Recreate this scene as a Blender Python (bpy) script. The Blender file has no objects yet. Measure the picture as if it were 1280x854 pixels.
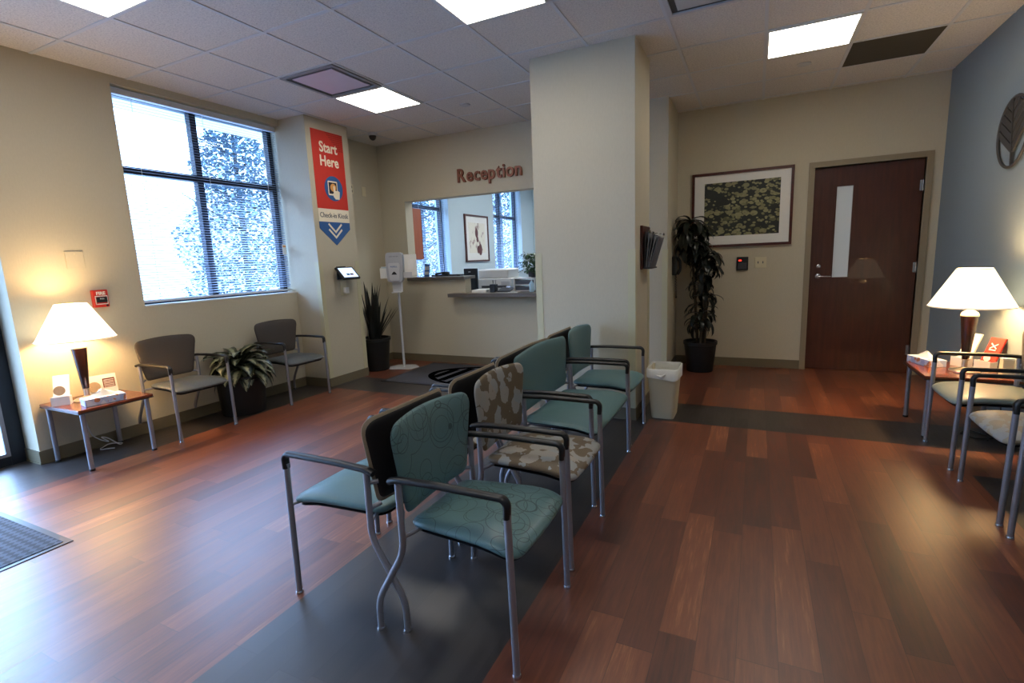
import bpy, math, random
from mathutils import Vector, Matrix
random.seed(7)
C = bpy.context.scene.collection
PI = math.pi
# ---------------------------------------------------------------- room numbers
XL, XR, D1, D2, H = -2.242, 4.017, 3.018, 3.731, 2.921
XK, YK, YK2 = -1.863, 1.456, 2.071
G = .6096

# ---------------------------------------------------------------- materials
def lin(c):
    return tuple(((v/255)/12.92 if v/255 <= .04045 else ((v/255+.055)/1.055)**2.4) for v in c) + (1,)
class NT:
    def __init__(s, name):
        s.m = bpy.data.materials.new(name); s.m.use_nodes = True
        s.t = s.m.node_tree; s.b = s.t.nodes['Principled BSDF']
    def n(s, typ, **kw):
        x = s.t.nodes.new(typ)
        for k, v in kw.items():
            if k.startswith('i_'):
                x.inputs[k[2:].replace('_', ' ')].default_value = v
            else: setattr(x, k, v)
        return x
    def l(s, a, b): s.t.links.new(a, b)
    def math(s, op, a, b=None, c=None):
        x = s.n('ShaderNodeMath', operation=op)
        for i, v in enumerate((a, b, c)):
            if v is None: continue
            if isinstance(v, (int, float)): x.inputs[i].default_value = v
            else: s.l(v, x.inputs[i])
        return x.outputs[0]
    def mix(s, f, a, b):
        x = s.n('ShaderNodeMix', data_type='RGBA')
        for i, v in ((0, f), (6, a), (7, b)):
            if isinstance(v, (int, float, tuple)): x.inputs[i].default_value = v
            else: s.l(v, x.inputs[i])
        return x.outputs[2]
    def coords(s, kind='Object'):
        return s.n('ShaderNodeTexCoord').outputs[kind]
    def mapv(s, v, sc=(1,1,1), rot=(0,0,0)):
        m = s.n('ShaderNodeMapping'); m.inputs['Scale'].default_value = sc; m.inputs['Rotation'].default_value = rot
        s.l(v, m.inputs['Vector']); return m.outputs[0]
    def noise(s, v, scale, detail=2, rough=.5):
        x = s.n('ShaderNodeTexNoise'); x.inputs['Scale'].default_value = scale
        x.inputs['Detail'].default_value = detail; x.inputs['Roughness'].default_value = rough
        s.l(v, x.inputs['Vector']); return x.outputs['Fac']
    def ramp(s, f, stops):
        r = s.n('ShaderNodeValToRGB'); s.l(f, r.inputs[0]); e = r.color_ramp.elements
        while len(e) < len(stops): e.new(.5)
        for k, (p, c) in enumerate(stops): e[k].position = p; e[k].color = c
        return r.outputs[0]
    def bump(s, h, st, dist=.01):
        x = s.n('ShaderNodeBump'); x.inputs['Strength'].default_value = st; x.inputs['Distance'].default_value = dist
        s.l(h, x.inputs['Height']); s.l(x.outputs[0], s.b.inputs['Normal'])
    def base(s, c):
        if isinstance(c, tuple): s.b.inputs['Base Color'].default_value = c
        else: s.l(c, s.b.inputs['Base Color'])
    def set(s, rough=.5, metal=0, spec=.5, coat=0):
        s.b.inputs['Roughness'].default_value = rough; s.b.inputs['Metallic'].default_value = metal
        s.b.inputs['Specular IOR Level'].default_value = spec; s.b.inputs['Coat Weight'].default_value = coat
        return s.m
def plain(name, rgb, rough=.5, metal=0, var=.08, scale=30, spec=.5, bump=0, coat=0):
    t = NT(name); c = lin(rgb)
    co = t.coords(); nz = t.noise(co, scale, 3)
    d = tuple(x*(1-var) for x in c[:3])+(1,); l = tuple(min(1, x*(1+var)) for x in c[:3])+(1,)
    t.base(t.mix(nz, d, l))
    if bump: t.bump(t.noise(co, scale*8, 2), bump, .002)
    return t.set(rough, metal, spec, coat)
def emit(name, rgb, st, rough=.6):
    t = NT(name); t.base(lin(rgb)); t.b.inputs['Emission Color'].default_value = lin(rgb)
    t.b.inputs['Emission Strength'].default_value = st
    return t.set(rough)
def wallpaper(name, rgb):
    t = NT(name); c = lin(rgb); co = t.coords('Object')
    v = t.noise(t.mapv(co, (1, 1, .25)), 120, 2); v2 = t.noise(co, 1.5, 2)
    f = t.math('ADD', t.math('MULTIPLY', v, .6), t.math('MULTIPLY', v2, .4))
    t.base(t.mix(f, tuple(x*.9 for x in c[:3])+(1,), tuple(x*1.08 for x in c[:3])+(1,)))
    t.bump(v, .25, .002)
    return t.set(.75, 0, .3)
M = {}
M['wall'] = wallpaper('beige_wallcovering', (197, 188, 165))
M['blue'] = wallpaper('blue_wall_paint', (140, 150, 153))
M['office'] = wallpaper('office_wall_paint', (200, 216, 220))
M['guard'] = plain('cream_corner_guard', (196, 190, 156), .5, var=.03)
M['base'] = plain('taupe_baseboard', (112, 102, 80), .5, var=.05)
M['frame'] = plain('dark_window_frame', (34, 40, 50), .35, .4, .05)
M['casing'] = plain('taupe_door_casing', (146, 132, 108), .45, 0, .04)
M['silver'] = plain('silver_tube_paint', (150, 150, 158), .38, .55, .05, 60)
M['black'] = plain('black_plastic', (20, 20, 22), .38, 0, .1, 60)
M['shell'] = plain('black_back_shell', (24, 20, 19), .6, 0, .15, 80)
M['chrome'] = plain('chrome_metal', (200, 200, 205), .2, 1, .03)
M['white'] = plain('white_plastic', (226, 226, 222), .4, 0, .03)
M['paper'] = plain('white_paper', (236, 234, 226), .7, 0, .03)
M['cream'] = plain('cream_plastic', (214, 204, 172), .45, 0, .03)
M['bin'] = plain('beige_bin_plastic', (204, 196, 168), .45, 0, .05, 6)
M['liner'] = plain('white_bin_liner', (228, 228, 220), .35, 0, .05, 40)
M['pot'] = plain('black_planter', (11, 11, 12), .5, 0, .2, 20)
M['soil'] = plain('potting_soil', (38, 28, 20), .95, 0, .4, 80, bump=.5)
M['tbark'] = plain('plant_cane_bark', (70, 58, 42), .8, 0, .3, 60)
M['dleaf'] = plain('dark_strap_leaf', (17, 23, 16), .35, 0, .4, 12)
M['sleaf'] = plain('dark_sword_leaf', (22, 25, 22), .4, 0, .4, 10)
M['gleaf'] = plain('small_green_leaf', (58, 92, 60), .45, 0, .35, 20)
M['counter'] = plain('grey_brown_laminate', (94, 84, 74), .35, 0, .2, 60)
M['grey'] = plain('mid_grey_plastic', (140, 142, 146), .45, 0, .04)
M['lgrey'] = plain('light_grey_plastic', (196, 197, 200), .4, 0, .03)
M['dgrey'] = plain('dark_grey_plastic', (66, 66, 72), .4, 0, .06)
M['red'] = plain('red_enamel', (200, 44, 30), .4, 0, .05)
M['bred'] = plain('banner_red', (206, 52, 38), .6, 0, .03)
M['bblue'] = plain('banner_blue', (46, 92, 152), .6, 0, .03)
M['navy'] = plain('screen_dark_navy', (32, 30, 44), .5, 0, .03)
M['orange'] = plain('orange_disc', (226, 160, 84), .6, 0, .03)
M['textgrey'] = plain('grey_ink', (84, 88, 92), .6, 0, .03)
M['textcream'] = plain('cream_ink', (244, 232, 208), .6, 0, .03)
M['copper'] = plain('copper_letters', (126, 72, 50), .45, .3, .06)
M['slat'] = plain('blind_slat_paint', (124, 138, 164), .5, 0, .03)
M['bell'] = plain('grey_pewter_metal', (66, 64, 64), .6, .2, .15, 30)
M['stone'] = plain('outdoor_concrete', (128, 130, 134), .9, 0, .08, 2)
M['lamp_wood'] = plain('lamp_dark_wood', (34, 14, 9), .25, 0, .25, 14, coat=.4)
M['lampbase'] = plain('brushed_nickel', (200, 190, 175), .28, .8, .05)
M['ceramic'] = plain('lamp_cream_cap', (226, 214, 190), .3, .2, .03)
M['shade'] = emit('glowing_lamp_shade', (255, 236, 200), 1.6)
M['tube'] = emit('fluorescent_diffuser', (255, 248, 235), 9)
M['fill_office'] = emit('office_fill_diffuser', (245, 250, 255), 17)  # for unseen office panels, glow raised to brighten the office
M['screen'] = emit('tablet_screen_glow', (196, 216, 248), .9)
M['led'] = emit('red_led', (255, 40, 30), 4)
M['frost_glow'] = emit('frosted_glass_painted_glow', (186, 192, 194), .12, .3)  # opaque pane; faint emission stands in for light coming through
M['tissuepaper'] = plain('tissue', (240, 238, 232), .8, 0, .04, bump=.3)

def wood(name, dark, light, rough=.3, axis='z', sc=6, coat=.2, contrast=1):
    t = NT(name); co = t.coords()
    s = {'z': (1, 1, .08), 'x': (.08, 1, 1), 'y': (1, .08, 1)}[axis]
    a = t.noise(t.mapv(co, tuple(sc*v for v in s)), 6, 5, .6); b = t.noise(co, 1.3, 2)
    f = t.math('ADD', t.math('MULTIPLY', a, .75), t.math('MULTIPLY', b, .25))
    t.base(t.ramp(f, [(.3, lin(dark)), (.7, lin(light))]))
    return t.set(rough, 0, .5, coat)
M['door'] = wood('cherry_door_veneer', (58, 24, 12), (84, 38, 20), .40, 'z', 5)
M['pframe'] = wood('mahogany_frame_wood', (58, 20, 14), (92, 36, 22), .3, 'x', 8)
M['ttop'] = wood('cherry_table_laminate', (84, 40, 26), (118, 60, 38), .22, 'y', 5)
M['orangewood'] = wood('orange_stained_wood', (150, 72, 40), (178, 92, 52), .4, 'z', 5)

def floor_mat():
    t = NT('plank_floor'); co = t.coords('Object'); s = t.n('ShaderNodeSeparateXYZ'); t.l(co, s.inputs[0])
    X, Y = s.outputs[0], s.outputs[1]
    W, L = .127, .92
    row = t.math('FLOOR', t.math('DIVIDE', X, W))
    wn = t.n('ShaderNodeTexWhiteNoise', noise_dimensions='1D'); t.l(row, wn.inputs['W'])
    yy = t.math('ADD', t.math('DIVIDE', Y, L), t.math('MULTIPLY', wn.outputs['Value'], 7.3))
    col = t.math('FLOOR', yy)
    cv = t.n('ShaderNodeCombineXYZ'); t.l(row, cv.inputs[0]); t.l(col, cv.inputs[1])
    w2 = t.n('ShaderNodeTexWhiteNoise', noise_dimensions='2D'); t.l(cv.outputs[0], w2.inputs['Vector'])
    r = w2.outputs['Value']
    off = t.n('ShaderNodeVectorMath', operation='ADD'); t.l(co, off.inputs[0])
    sc = t.n('ShaderNodeVectorMath', operation='SCALE'); t.l(w2.outputs['Color'], sc.inputs[0]); sc.inputs['Scale'].default_value = 9
    t.l(sc.outputs[0], off.inputs[1])
    g1 = t.noise(t.mapv(off.outputs[0], (26, 1.6, 1)), 3, 6, .65)
    g2 = t.noise(t.mapv(off.outputs[0], (7, 1.1, 1)), 2, 3, .5)
    f = t.math('ADD', t.math('MULTIPLY', r, .30), t.math('ADD', t.math('MULTIPLY', g1, .50), t.math('MULTIPLY', g2, .26)))
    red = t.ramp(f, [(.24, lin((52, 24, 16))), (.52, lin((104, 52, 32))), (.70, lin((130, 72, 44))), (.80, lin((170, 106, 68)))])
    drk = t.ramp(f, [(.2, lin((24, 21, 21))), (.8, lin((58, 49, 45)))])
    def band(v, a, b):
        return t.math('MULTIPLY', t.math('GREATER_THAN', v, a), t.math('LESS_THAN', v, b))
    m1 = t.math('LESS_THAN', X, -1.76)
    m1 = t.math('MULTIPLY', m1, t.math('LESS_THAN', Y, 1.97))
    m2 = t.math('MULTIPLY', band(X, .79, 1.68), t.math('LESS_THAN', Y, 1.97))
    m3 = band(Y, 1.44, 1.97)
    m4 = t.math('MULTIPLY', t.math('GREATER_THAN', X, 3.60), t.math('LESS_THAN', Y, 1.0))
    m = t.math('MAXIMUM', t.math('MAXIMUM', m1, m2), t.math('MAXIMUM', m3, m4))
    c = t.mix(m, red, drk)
    fx = t.math('FRACT', t.math('DIVIDE', X, W)); fy = t.math('FRACT', yy)
    gap = t.math('MAXIMUM', t.math('LESS_THAN', fx, .018), t.math('LESS_THAN', fy, .003))
    c = t.mix(t.math('MULTIPLY', gap, .55), c, lin((30, 16, 10)))
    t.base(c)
    hh = t.math('SUBTRACT', t.math('MULTIPLY', g1, .25), gap); t.bump(hh, .12, .002)
    rr = t.math('ADD', t.math('MULTIPLY', g1, .2), .30); t.l(rr, t.b.inputs['Roughness'])
    t.b.inputs['Specular IOR Level'].default_value = .95
    return t.m
M['floor'] = floor_mat()

def ceil_mat():
    t = NT('acoustic_tile'); co = t.coords('Object')
    a = t.noise(co, 90, 3, .7); v = t.n('ShaderNodeTexVoronoi'); v.inputs['Scale'].default_value = 70; t.l(co, v.inputs['Vector'])
    sp = t.math('LESS_THAN', v.outputs['Distance'], .22)
    f = t.math('SUBTRACT', a, t.math('MULTIPLY', sp, .25))
    t.base(t.ramp(f, [(.2, lin((188, 184, 182))), (.6, lin((226, 221, 215)))]))
    t.bump(f, .4, .003)
    return t.set(.9, 0, .2)
M['ceil'] = ceil_mat()
M['tbar'] = plain('ceiling_grid_paint', (206, 208, 212), .5, 0, .02)

def circles_mat(name, bas, line, scale, bumpy=True):
    t = NT(name); co = t.coords('Object'); tot = None
    for k, (sc, r1) in enumerate(((scale, .40), (scale*1.35, .42), (scale*.8, .36), (scale*1.1, .33), (scale*.95, .45))):
        mp = t.n('ShaderNodeMapping'); mp.inputs['Location'].default_value = (k*3.17, k*1.71, k*2.3); t.l(co, mp.inputs['Vector'])
        v = t.n('ShaderNodeTexVoronoi'); v.inputs['Scale'].default_value = sc; v.inputs['Randomness'].default_value = .7; t.l(mp.outputs[0], v.inputs['Vector'])
        d = v.outputs['Distance']
        ring = t.math('LESS_THAN', t.math('ABSOLUTE', t.math('SUBTRACT', d, r1)), .0075)
        if k == 0:
            ring = t.math('MAXIMUM', ring, t.math('LESS_THAN', t.math('ABSOLUTE', t.math('SUBTRACT', d, .2)), .007))
        tot = ring if tot is None else t.math('MAXIMUM', tot, ring)
    n = t.noise(co, 300, 2)
    c = t.mix(n, tuple(x*.85 for x in lin(bas)[:3])+(1,), tuple(x*1.12 for x in lin(bas)[:3])+(1,))
    t.base(t.mix(t.math('MULTIPLY', tot, .75), c, lin(line)))
    t.bump(n, .2, .001)
    return t.set(.38, 0, .5)
M['circ'] = circles_mat('teal_vinyl_with_circles', (88, 120, 122), (36, 56, 60), 6)
M['teal'] = plain('plain_teal_vinyl', (88, 121, 123), .36, 0, .1, 200, bump=.2)
M['sage'] = plain('grey_green_vinyl', (134, 142, 132), .34, 0, .1, 150, bump=.2)
M['greyfab'] = plain('grey_brown_fabric', (74, 67, 62), .8, 0, .18, 160, bump=.4)
M['greyvin'] = plain('slate_grey_vinyl', (86, 90, 90), .36, 0, .08, 100, bump=.2)
M['taupefab'] = plain('taupe_fabric', (158, 140, 116), .75, 0, .15, 100, bump=.3)
def floral_mat(name, ground, petal1, petal2, sc=13):
    t = NT(name); co = t.coords('Object')
    w = t.noise(co, 9, 2); 
    v = t.n('ShaderNodeTexVoronoi'); v.inputs['Scale'].default_value = sc; t.l(co, v.inputs['Vector'])
    d = t.math('ADD', v.outputs['Distance'], t.math('MULTIPLY', t.noise(co, 45, 1), .32))
    big = t.noise(co, 7.5, 1)
    on = t.math('MULTIPLY', t.math('LESS_THAN', d, .74), t.math('GREATER_THAN', big, .38))
    ctr = t.math('LESS_THAN', d, .20)
    pc = t.mix(v.outputs['Color'], lin(petal1), lin(petal2))
    n = t.noise(co, 220, 2)
    g = t.mix(n, tuple(x*.8 for x in lin(ground)[:3])+(1,), lin(ground))
    c = t.mix(on, g, pc); c = t.mix(t.math('MULTIPLY', ctr, .4), c, lin(ground))
    t.base(c); t.bump(n, .2, .001)
    return t.set(.5, 0, .4)
M['floral'] = floral_mat('taupe_floral_fabric', (112, 96, 74), (146, 154, 156), (164, 154, 140))
M['floral2'] = floral_mat('beige_floral_fabric', (150, 140, 120), (132, 138, 142), (172, 166, 154))

def lily_mat():
    t = NT('lily_pond_print'); co = t.coords('Object')
    tot = None; c = t.mix(t.noise(co, 6, 4), lin((14, 18, 22)), lin((58, 60, 44)))
    for k, (sc, th) in enumerate(((11, .42), (16, .43), (24, .40))):
        mp = t.n('ShaderNodeMapping'); mp.inputs['Location'].default_value = (k*1.3, 0, k*2.1); mp.inputs['Scale'].default_value = (1, 1, 1.45); t.l(co, mp.inputs['Vector'])
        v = t.n('ShaderNodeTexVoronoi', voronoi_dimensions='3D'); v.inputs['Scale'].default_value = sc; t.l(mp.outputs[0], v.inputs['Vector'])
        sep = t.n('ShaderNodeSeparateColor'); t.l(v.outputs['Color'], sep.inputs[0])
        on = t.math('MULTIPLY', t.math('LESS_THAN', v.outputs['Distance'], th), t.math('GREATER_THAN', sep.outputs[0], .25))
        on = t.math('MULTIPLY', on, t.math('GREATER_THAN', t.noise(co, 3.2, 1), .38))
        c = t.mix(on, c, t.mix(sep.outputs[1], lin((92, 90, 58)), lin((158, 152, 108))))
    t.base(c)
    return t.set(.35, 0, .4, .3)
M['lily'] = lily_mat()
def blot_mat():
    t = NT('abstract_print'); co = t.coords('Object')
    f = t.noise(t.mapv(co, (1, 2.5, 1.4)), 5, 4, .6); g = t.noise(co, 8, 2)
    c = t.ramp(f, [(.3, lin((90, 60, 56))), (.38, lin((178, 150, 140))), (.45, lin((232, 226, 208)))])
    t.base(c); return t.set(.5)
M['blot'] = blot_mat()
def leaf_var():
    t = NT('variegated_leaf'); co = t.coords('UV'); s = t.n('ShaderNodeSeparateXYZ'); t.l(co, s.inputs[0])
    e = t.math('ABSOLUTE', t.math('SUBTRACT', s.outputs[1], .5))
    n = t.noise(t.coords('Object'), 45, 2)
    f = t.math('ADD', t.math('MULTIPLY', e, 1.6), t.math('MULTIPLY', n, .6))
    t.base(t.ramp(f, [(.50, lin((150, 152, 122))), (.72, lin((46, 54, 38)))]))
    return t.set(.4)
M['vleaf'] = leaf_var()
def mat_rubber(name, a, b, sc):
    t = NT(name); co = t.coords('Object')
    v = t.n('ShaderNodeTexChecker'); v.inputs['Scale'].default_value = sc; t.l(t.mapv(co, (1, 1, 0), (0, 0, .785)), v.inputs['Vector'])
    v.inputs['Color1'].default_value = lin(a); v.inputs['Color2'].default_value = lin(b)
    t.base(v.outputs[0]); t.bump(v.outputs['Fac'], .6, .004); return t.set(.75, 0, .3)
M['rubber'] = mat_rubber('ribbed_entry_mat', (32, 34, 40), (66, 70, 80), 34)
M['rubber2'] = mat_rubber('charcoal_entry_mat', (56, 56, 62), (80, 80, 88), 60)
def tissuebox():
    t = NT('blue_floral_box'); co = t.coords('Object')
    v = t.n('ShaderNodeTexVoronoi'); v.inputs['Scale'].default_value = 30; t.l(co, v.inputs['Vector'])
    c = t.mix(v.outputs['Color'], lin((150, 170, 214)), lin((226, 230, 240)))
    c = t.mix(t.math('GREATER_THAN', t.noise(co, 26, 1), .62), c, lin((196, 130, 96)))
    t.base(c); return t.set(.5)
M['tbox'] = tissuebox()
def glassm():
    t = NT('window_glass'); t.base((1, 1, 1, 1)); t.b.inputs['Transmission Weight'].default_value = 1
    t.b.inputs['Roughness'].default_value = 0; t.b.inputs['IOR'].default_value = 1.01
    return t.m
def clearglass():
    m = bpy.data.materials.new('clear_window_glass'); m.use_nodes = True; t = m.node_tree; t.nodes.clear()
    o = t.nodes.new('ShaderNodeOutputMaterial'); tr = t.nodes.new('ShaderNodeBsdfTransparent'); gl = t.nodes.new('ShaderNodeBsdfGlossy')
    gl.inputs['Roughness'].default_value = .02; tr.inputs[0].default_value = (.93, .97, 1, 1)
    mx = t.nodes.new('ShaderNodeMixShader'); mx.inputs[0].default_value = .05
    t.links.new(tr.outputs[0], mx.inputs[1]); t.links.new(gl.outputs[0], mx.inputs[2]); t.links.new(mx.outputs[0], o.inputs[0])
    return m
M['glass'] = clearglass()
M['treeleaf'] = plain('tree_foliage', (72, 98, 112), .8, 0, .3, 3)
M['treebark'] = plain('tree_bark', (50, 48, 50), .9, 0, .3, 10)

M['pink_reflection_plate'] = plain('vent_plate_painted_reflection', (214, 200, 216), .4, 0, .05, 5)  # pink cast of the floor's reflection is mixed into this base colour
M['glassblue'] = plain('pale_blue_gel', (170, 200, 214), .15, 0, .05)
M['maroon'] = plain('maroon_ink', (104, 62, 60), .6, 0, .4, 20)
M['emblem'] = plain('matte_black_inlay', (6, 6, 7), .95, 0, .1, 30, 0)
M['darkred'] = plain('dark_red_dots', (140, 30, 26), .6, 0, .03)
M['grey2'] = plain('dispenser_grey', (172, 174, 180), .35, 0, .03)
M['dgrey2'] = plain('slate_folder', (92, 94, 104), .4, 0, .05)
# ---------------------------------------------------------------- mesh helpers
class MB:
    def __init__(s): s.v = []; s.f = []; s.uv = {}
    def add(s, vs, fs):
        o = len(s.v); s.v += [tuple(x) for x in vs]; s.f += [tuple(i+o for i in f) for f in fs]; return s
    def box(s, x0, x1, y0, y1, z0, z1, b=0):
        if b:
            return s.bbox(x0, x1, y0, y1, z0, z1, b)
        return s.add([(x0,y0,z0),(x1,y0,z0),(x1,y1,z0),(x0,y1,z0),(x0,y0,z1),(x1,y0,z1),(x1,y1,z1),(x0,y1,z1)],
              [(0,3,2,1),(4,5,6,7),(0,1,5,4),(1,2,6,5),(2,3,7,6),(3,0,4,7)])
    def bbox(s, x0, x1, y0, y1, z0, z1, b):
        # rounded in plan, chamfered top and bottom
        pts = rrect(x0, x1, y0, y1, b, 4); inn = rrect(x0+b*.5, x1-b*.5, y0+b*.5, y1-b*.5, b*.6, 4)
        n = len(pts)
        vs = [(x, y, z0) for x, y in inn]+[(x, y, z0+b*.5) for x, y in pts]+[(x, y, z1-b*.5) for x, y in pts]+[(x, y, z1) for x, y in inn]
        fs = [tuple(range(n-1, -1, -1)), tuple(range(3*n, 4*n))]
        for k in range(3):
            for i in range(n): fs.append((k*n+i, k*n+(i+1) % n, (k+1)*n+(i+1) % n, (k+1)*n+i))
        return s.add(vs, fs)
    def prism(s, pts, z0, z1, ax='z'):
        n = len(pts)
        def P(a, b, c): return {'z': (a, b, c), 'x': (c, a, b), 'y': (a, c, b)}[ax]
        vs = [P(a, b, z0) for a, b in pts]+[P(a, b, z1) for a, b in pts]
        fs = [tuple(range(n-1, -1, -1)), tuple(range(n, 2*n))]+[(i, (i+1) % n, n+(i+1) % n, n+i) for i in range(n)]
        return s.add(vs, fs)
    def lathe(s, prof, n=32, c=(0,0,0), cap=True, fn=None):
        vs = []; 
        for r, z in prof:
            for i in range(n):
                a = 2*PI*i/n; vs.append((c[0]+r*math.cos(a), c[1]+r*math.sin(a), c[2]+z))
        fs = []
        for k in range(len(prof)-1):
            for i in range(n): fs.append((k*n+i, k*n+(i+1) % n, (k+1)*n+(i+1) % n, (k+1)*n+i))
        if cap: fs.append(tuple(range(n-1, -1, -1))); fs.append(tuple(range((len(prof)-1)*n, len(prof)*n)))
        return s.add(vs, fs)
    def tube(s, path, r, n=12, fil=0, ry=None, cap=True):
        if fil: path = fillet(path, fil)
        P = [Vector(p) for p in path]; m = len(P); vs = []
        T = []
        for i in range(m):
            a = P[max(i-1, 0)]; b = P[min(i+1, m-1)]; T.append((b-a).normalized())
        up = Vector((0, 0, 1)) if abs(T[0].z) < .9 else Vector((0, 1, 0))
        N = (up - T[0]*up.dot(T[0])).normalized()
        for i in range(m):
            N = (N - T[i]*N.dot(T[i])).normalized(); B = T[i].cross(N)
            rr = r[i] if isinstance(r, (list, tuple)) else r
            k = (ry or rr)
            for j in range(n):
                a = 2*PI*j/n; vs.append(P[i]+N*math.cos(a)*rr+B*math.sin(a)*k)
        fs = [(k*n+i, k*n+(i+1) % n, (k+1)*n+(i+1) % n, (k+1)*n+i) for k in range(m-1) for i in range(n)]
        if cap: fs += [tuple(range(n-1, -1, -1)), tuple(range((m-1)*n, m*n))]
        return s.add(vs, fs)
    def pad(s, outline, tt, tb, fn=None, rings=(1, .985, .95, .88, .75, .5, .25), p=3.2):
        # soft cushion: outline in (a,b), thickness grows from the rim
        n = len(outline); ca = sum(a for a, b in outline)/n; cb = sum(b for a, b in outline)/n
        vs = []; fs = []
        def ring(r, sgn):
            h = (1-r**p)**(1/2.2) if r < 1 else 0
            z = (tt if sgn > 0 else -tb)*h
            for a, b in outline: vs.append((ca+(a-ca)*r, cb+(b-cb)*r, z))
        rs = list(rings)
        for r in reversed(rs[1:]): ring(r, -1)
        ring(1, 1)
        for r in rs[1:]: ring(r, 1)
        m = len(rs)*2-1
        for k in range(m-1):
            for i in range(n): fs.append((k*n+i, k*n+(i+1) % n, (k+1)*n+(i+1) % n, (k+1)*n+i))
        vs.append((ca, cb, -tb)); vs.append((ca, cb, tt)); b0 = m*n; t0 = b0+1
        for i in range(n):
            fs.append((b0, (i+1) % n, i)); fs.append((t0, (m-1)*n+i, (m-1)*n+(i+1) % n))
        if fn: vs = [fn(*v) for v in vs]
        return s.add(vs, fs)
    def leaf(s, p, az, el, L, w, droop, n=7, prof=None, fold=.25, twist=0):
        p = Vector(p); d = Vector((math.cos(az), math.sin(az), 0)); side = Vector((-math.sin(az), math.cos(az), 0))
        pts = []; cur = p.copy(); e = el; vs = []; o = len(s.v)
        for i in range(n+1):
            t = i/n
            ww = w*(prof(t) if prof else math.sin(PI*min(1, .12+t*.88))**.7)
            nrm = Vector((-math.sin(e)*d.x, -math.sin(e)*d.y, math.cos(e)))
            sd = side*math.cos(twist*t)+nrm*math.sin(twist*t)
            vs += [cur-sd*ww*.5+nrm*ww*fold*.5, cur, cur+sd*ww*.5+nrm*ww*fold*.5]
            cur = cur+(d*math.cos(e)+Vector((0, 0, 1))*math.sin(e))*(L/n); e -= droop/n
        fs = []
        for i in range(n):
            fs += [(i*3, i*3+1, i*3+4, i*3+3), (i*3+1, i*3+2, i*3+5, i*3+4)]
        for i in range(n+1):
            for j in range(3): s.uv[o+i*3+j] = (i/n, j/2)
        return s.add(vs, fs)
    def xf(s, m):
        s.v = [tuple(m @ Vector(v)) for v in s.v]; return s
def rrect(x0, x1, y0, y1, r, n=5):
    out = []
    for cx, cy, a0 in ((x1-r, y0+r, -PI/2), (x1-r, y1-r, 0), (x0+r, y1-r, PI/2), (x0+r, y0+r, PI)):
        for i in range(n+1):
            a = a0+PI/2*i/n; out.append((cx+r*math.cos(a), cy+r*math.sin(a)))
    return out
def rpoly(pts, rad, n=6):
    out = []; m = len(pts)
    for i in range(m):
        p0, p1, p2 = Vector(pts[i-1]), Vector(pts[i]), Vector(pts[(i+1) % m]); r = rad[i] if isinstance(rad, (list, tuple)) else rad
        a = (p0-p1).normalized(); b = (p2-p1).normalized(); A = p1+a*r; B = p1+b*r
        for k in range(n+1):
            t = k/n; q = A*(1-t)**2+p1*2*t*(1-t)+B*t*t; out.append((q.x, q.y))
    return out
def dens(pts, step):
    out = []
    for i in range(len(pts)):
        a = Vector(pts[i]); b = Vector(pts[(i+1) % len(pts)]); k = max(1, int((b-a).length/step))
        for j in range(k): q = a.lerp(b, j/k); out.append((q.x, q.y))
    return out
def fillet(path, r, n=6):
    P = [Vector(p) for p in path]; out = [P[0]]
    for i in range(1, len(P)-1):
        a = (P[i-1]-P[i]); b = (P[i+1]-P[i]); q = min(r, a.length*.45, b.length*.45)
        A = P[i]+a.normalized()*q; B = P[i]+b.normalized()*q
        for k in range(n+1):
            t = k/n; out.append(A*(1-t)**2+P[i]*2*t*(1-t)+B*t*t)
    out.append(P[-1]); return out
def mk(name, mb, mat, parent=None, smooth=None, kind=None, label=None, cat=None, group=None, loc=None, rz=0):
    me = bpy.data.meshes.new(name)
    if parent is None and loc is None and mb.v and kind is None:
        pass
    me.from_pydata(mb.v, [], mb.f); me.update()
    import bmesh
    bm = bmesh.new(); bm.from_mesh(me)
    if not mb.uv: bmesh.ops.recalc_face_normals(bm, faces=bm.faces)
    bm.to_mesh(me); bm.free()
    if mb.uv:
        ul = me.uv_layers.new(name='UVMap')
        for lp in me.loops: ul.data[lp.index].uv = mb.uv.get(lp.vertex_index, (0, 0))
    if isinstance(mat, str): mat = M[mat]
    me.materials.append(mat)
    o = bpy.data.objects.new(name, me); C.objects.link(o)
    if parent: o.parent = parent
    if loc: o.location = loc
    o.rotation_euler[2] = rz
    if smooth is not None:
        for p in me.polygons: p.use_smooth = True
        try: me.set_sharp_from_angle(angle=math.radians(smooth))
        except Exception: pass
    if kind: o['kind'] = kind
    if label: o['label'] = label
    if cat: o['category'] = cat
    if group: o['group'] = group
    return o
def thing(name, label, cat, loc=(0,0,0), rz=0, group=None):
    o = bpy.data.objects.new(name, None); C.objects.link(o); o.empty_display_size = .1
    o.location = loc; o.rotation_euler = (0, 0, rz); o['label'] = label; o['category'] = cat
    if group: o['group'] = group
    return o
def copy_tree(o, parent=None):
    c = o.copy(); C.objects.link(c); c.parent = parent
    for ch in list(o.children): copy_tree(ch, c)
    return c
def struct(name, mb, mat, parent=None, smooth=None):
    return mk(name, mb, mat, parent, smooth, kind=None if parent else 'structure')
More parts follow.
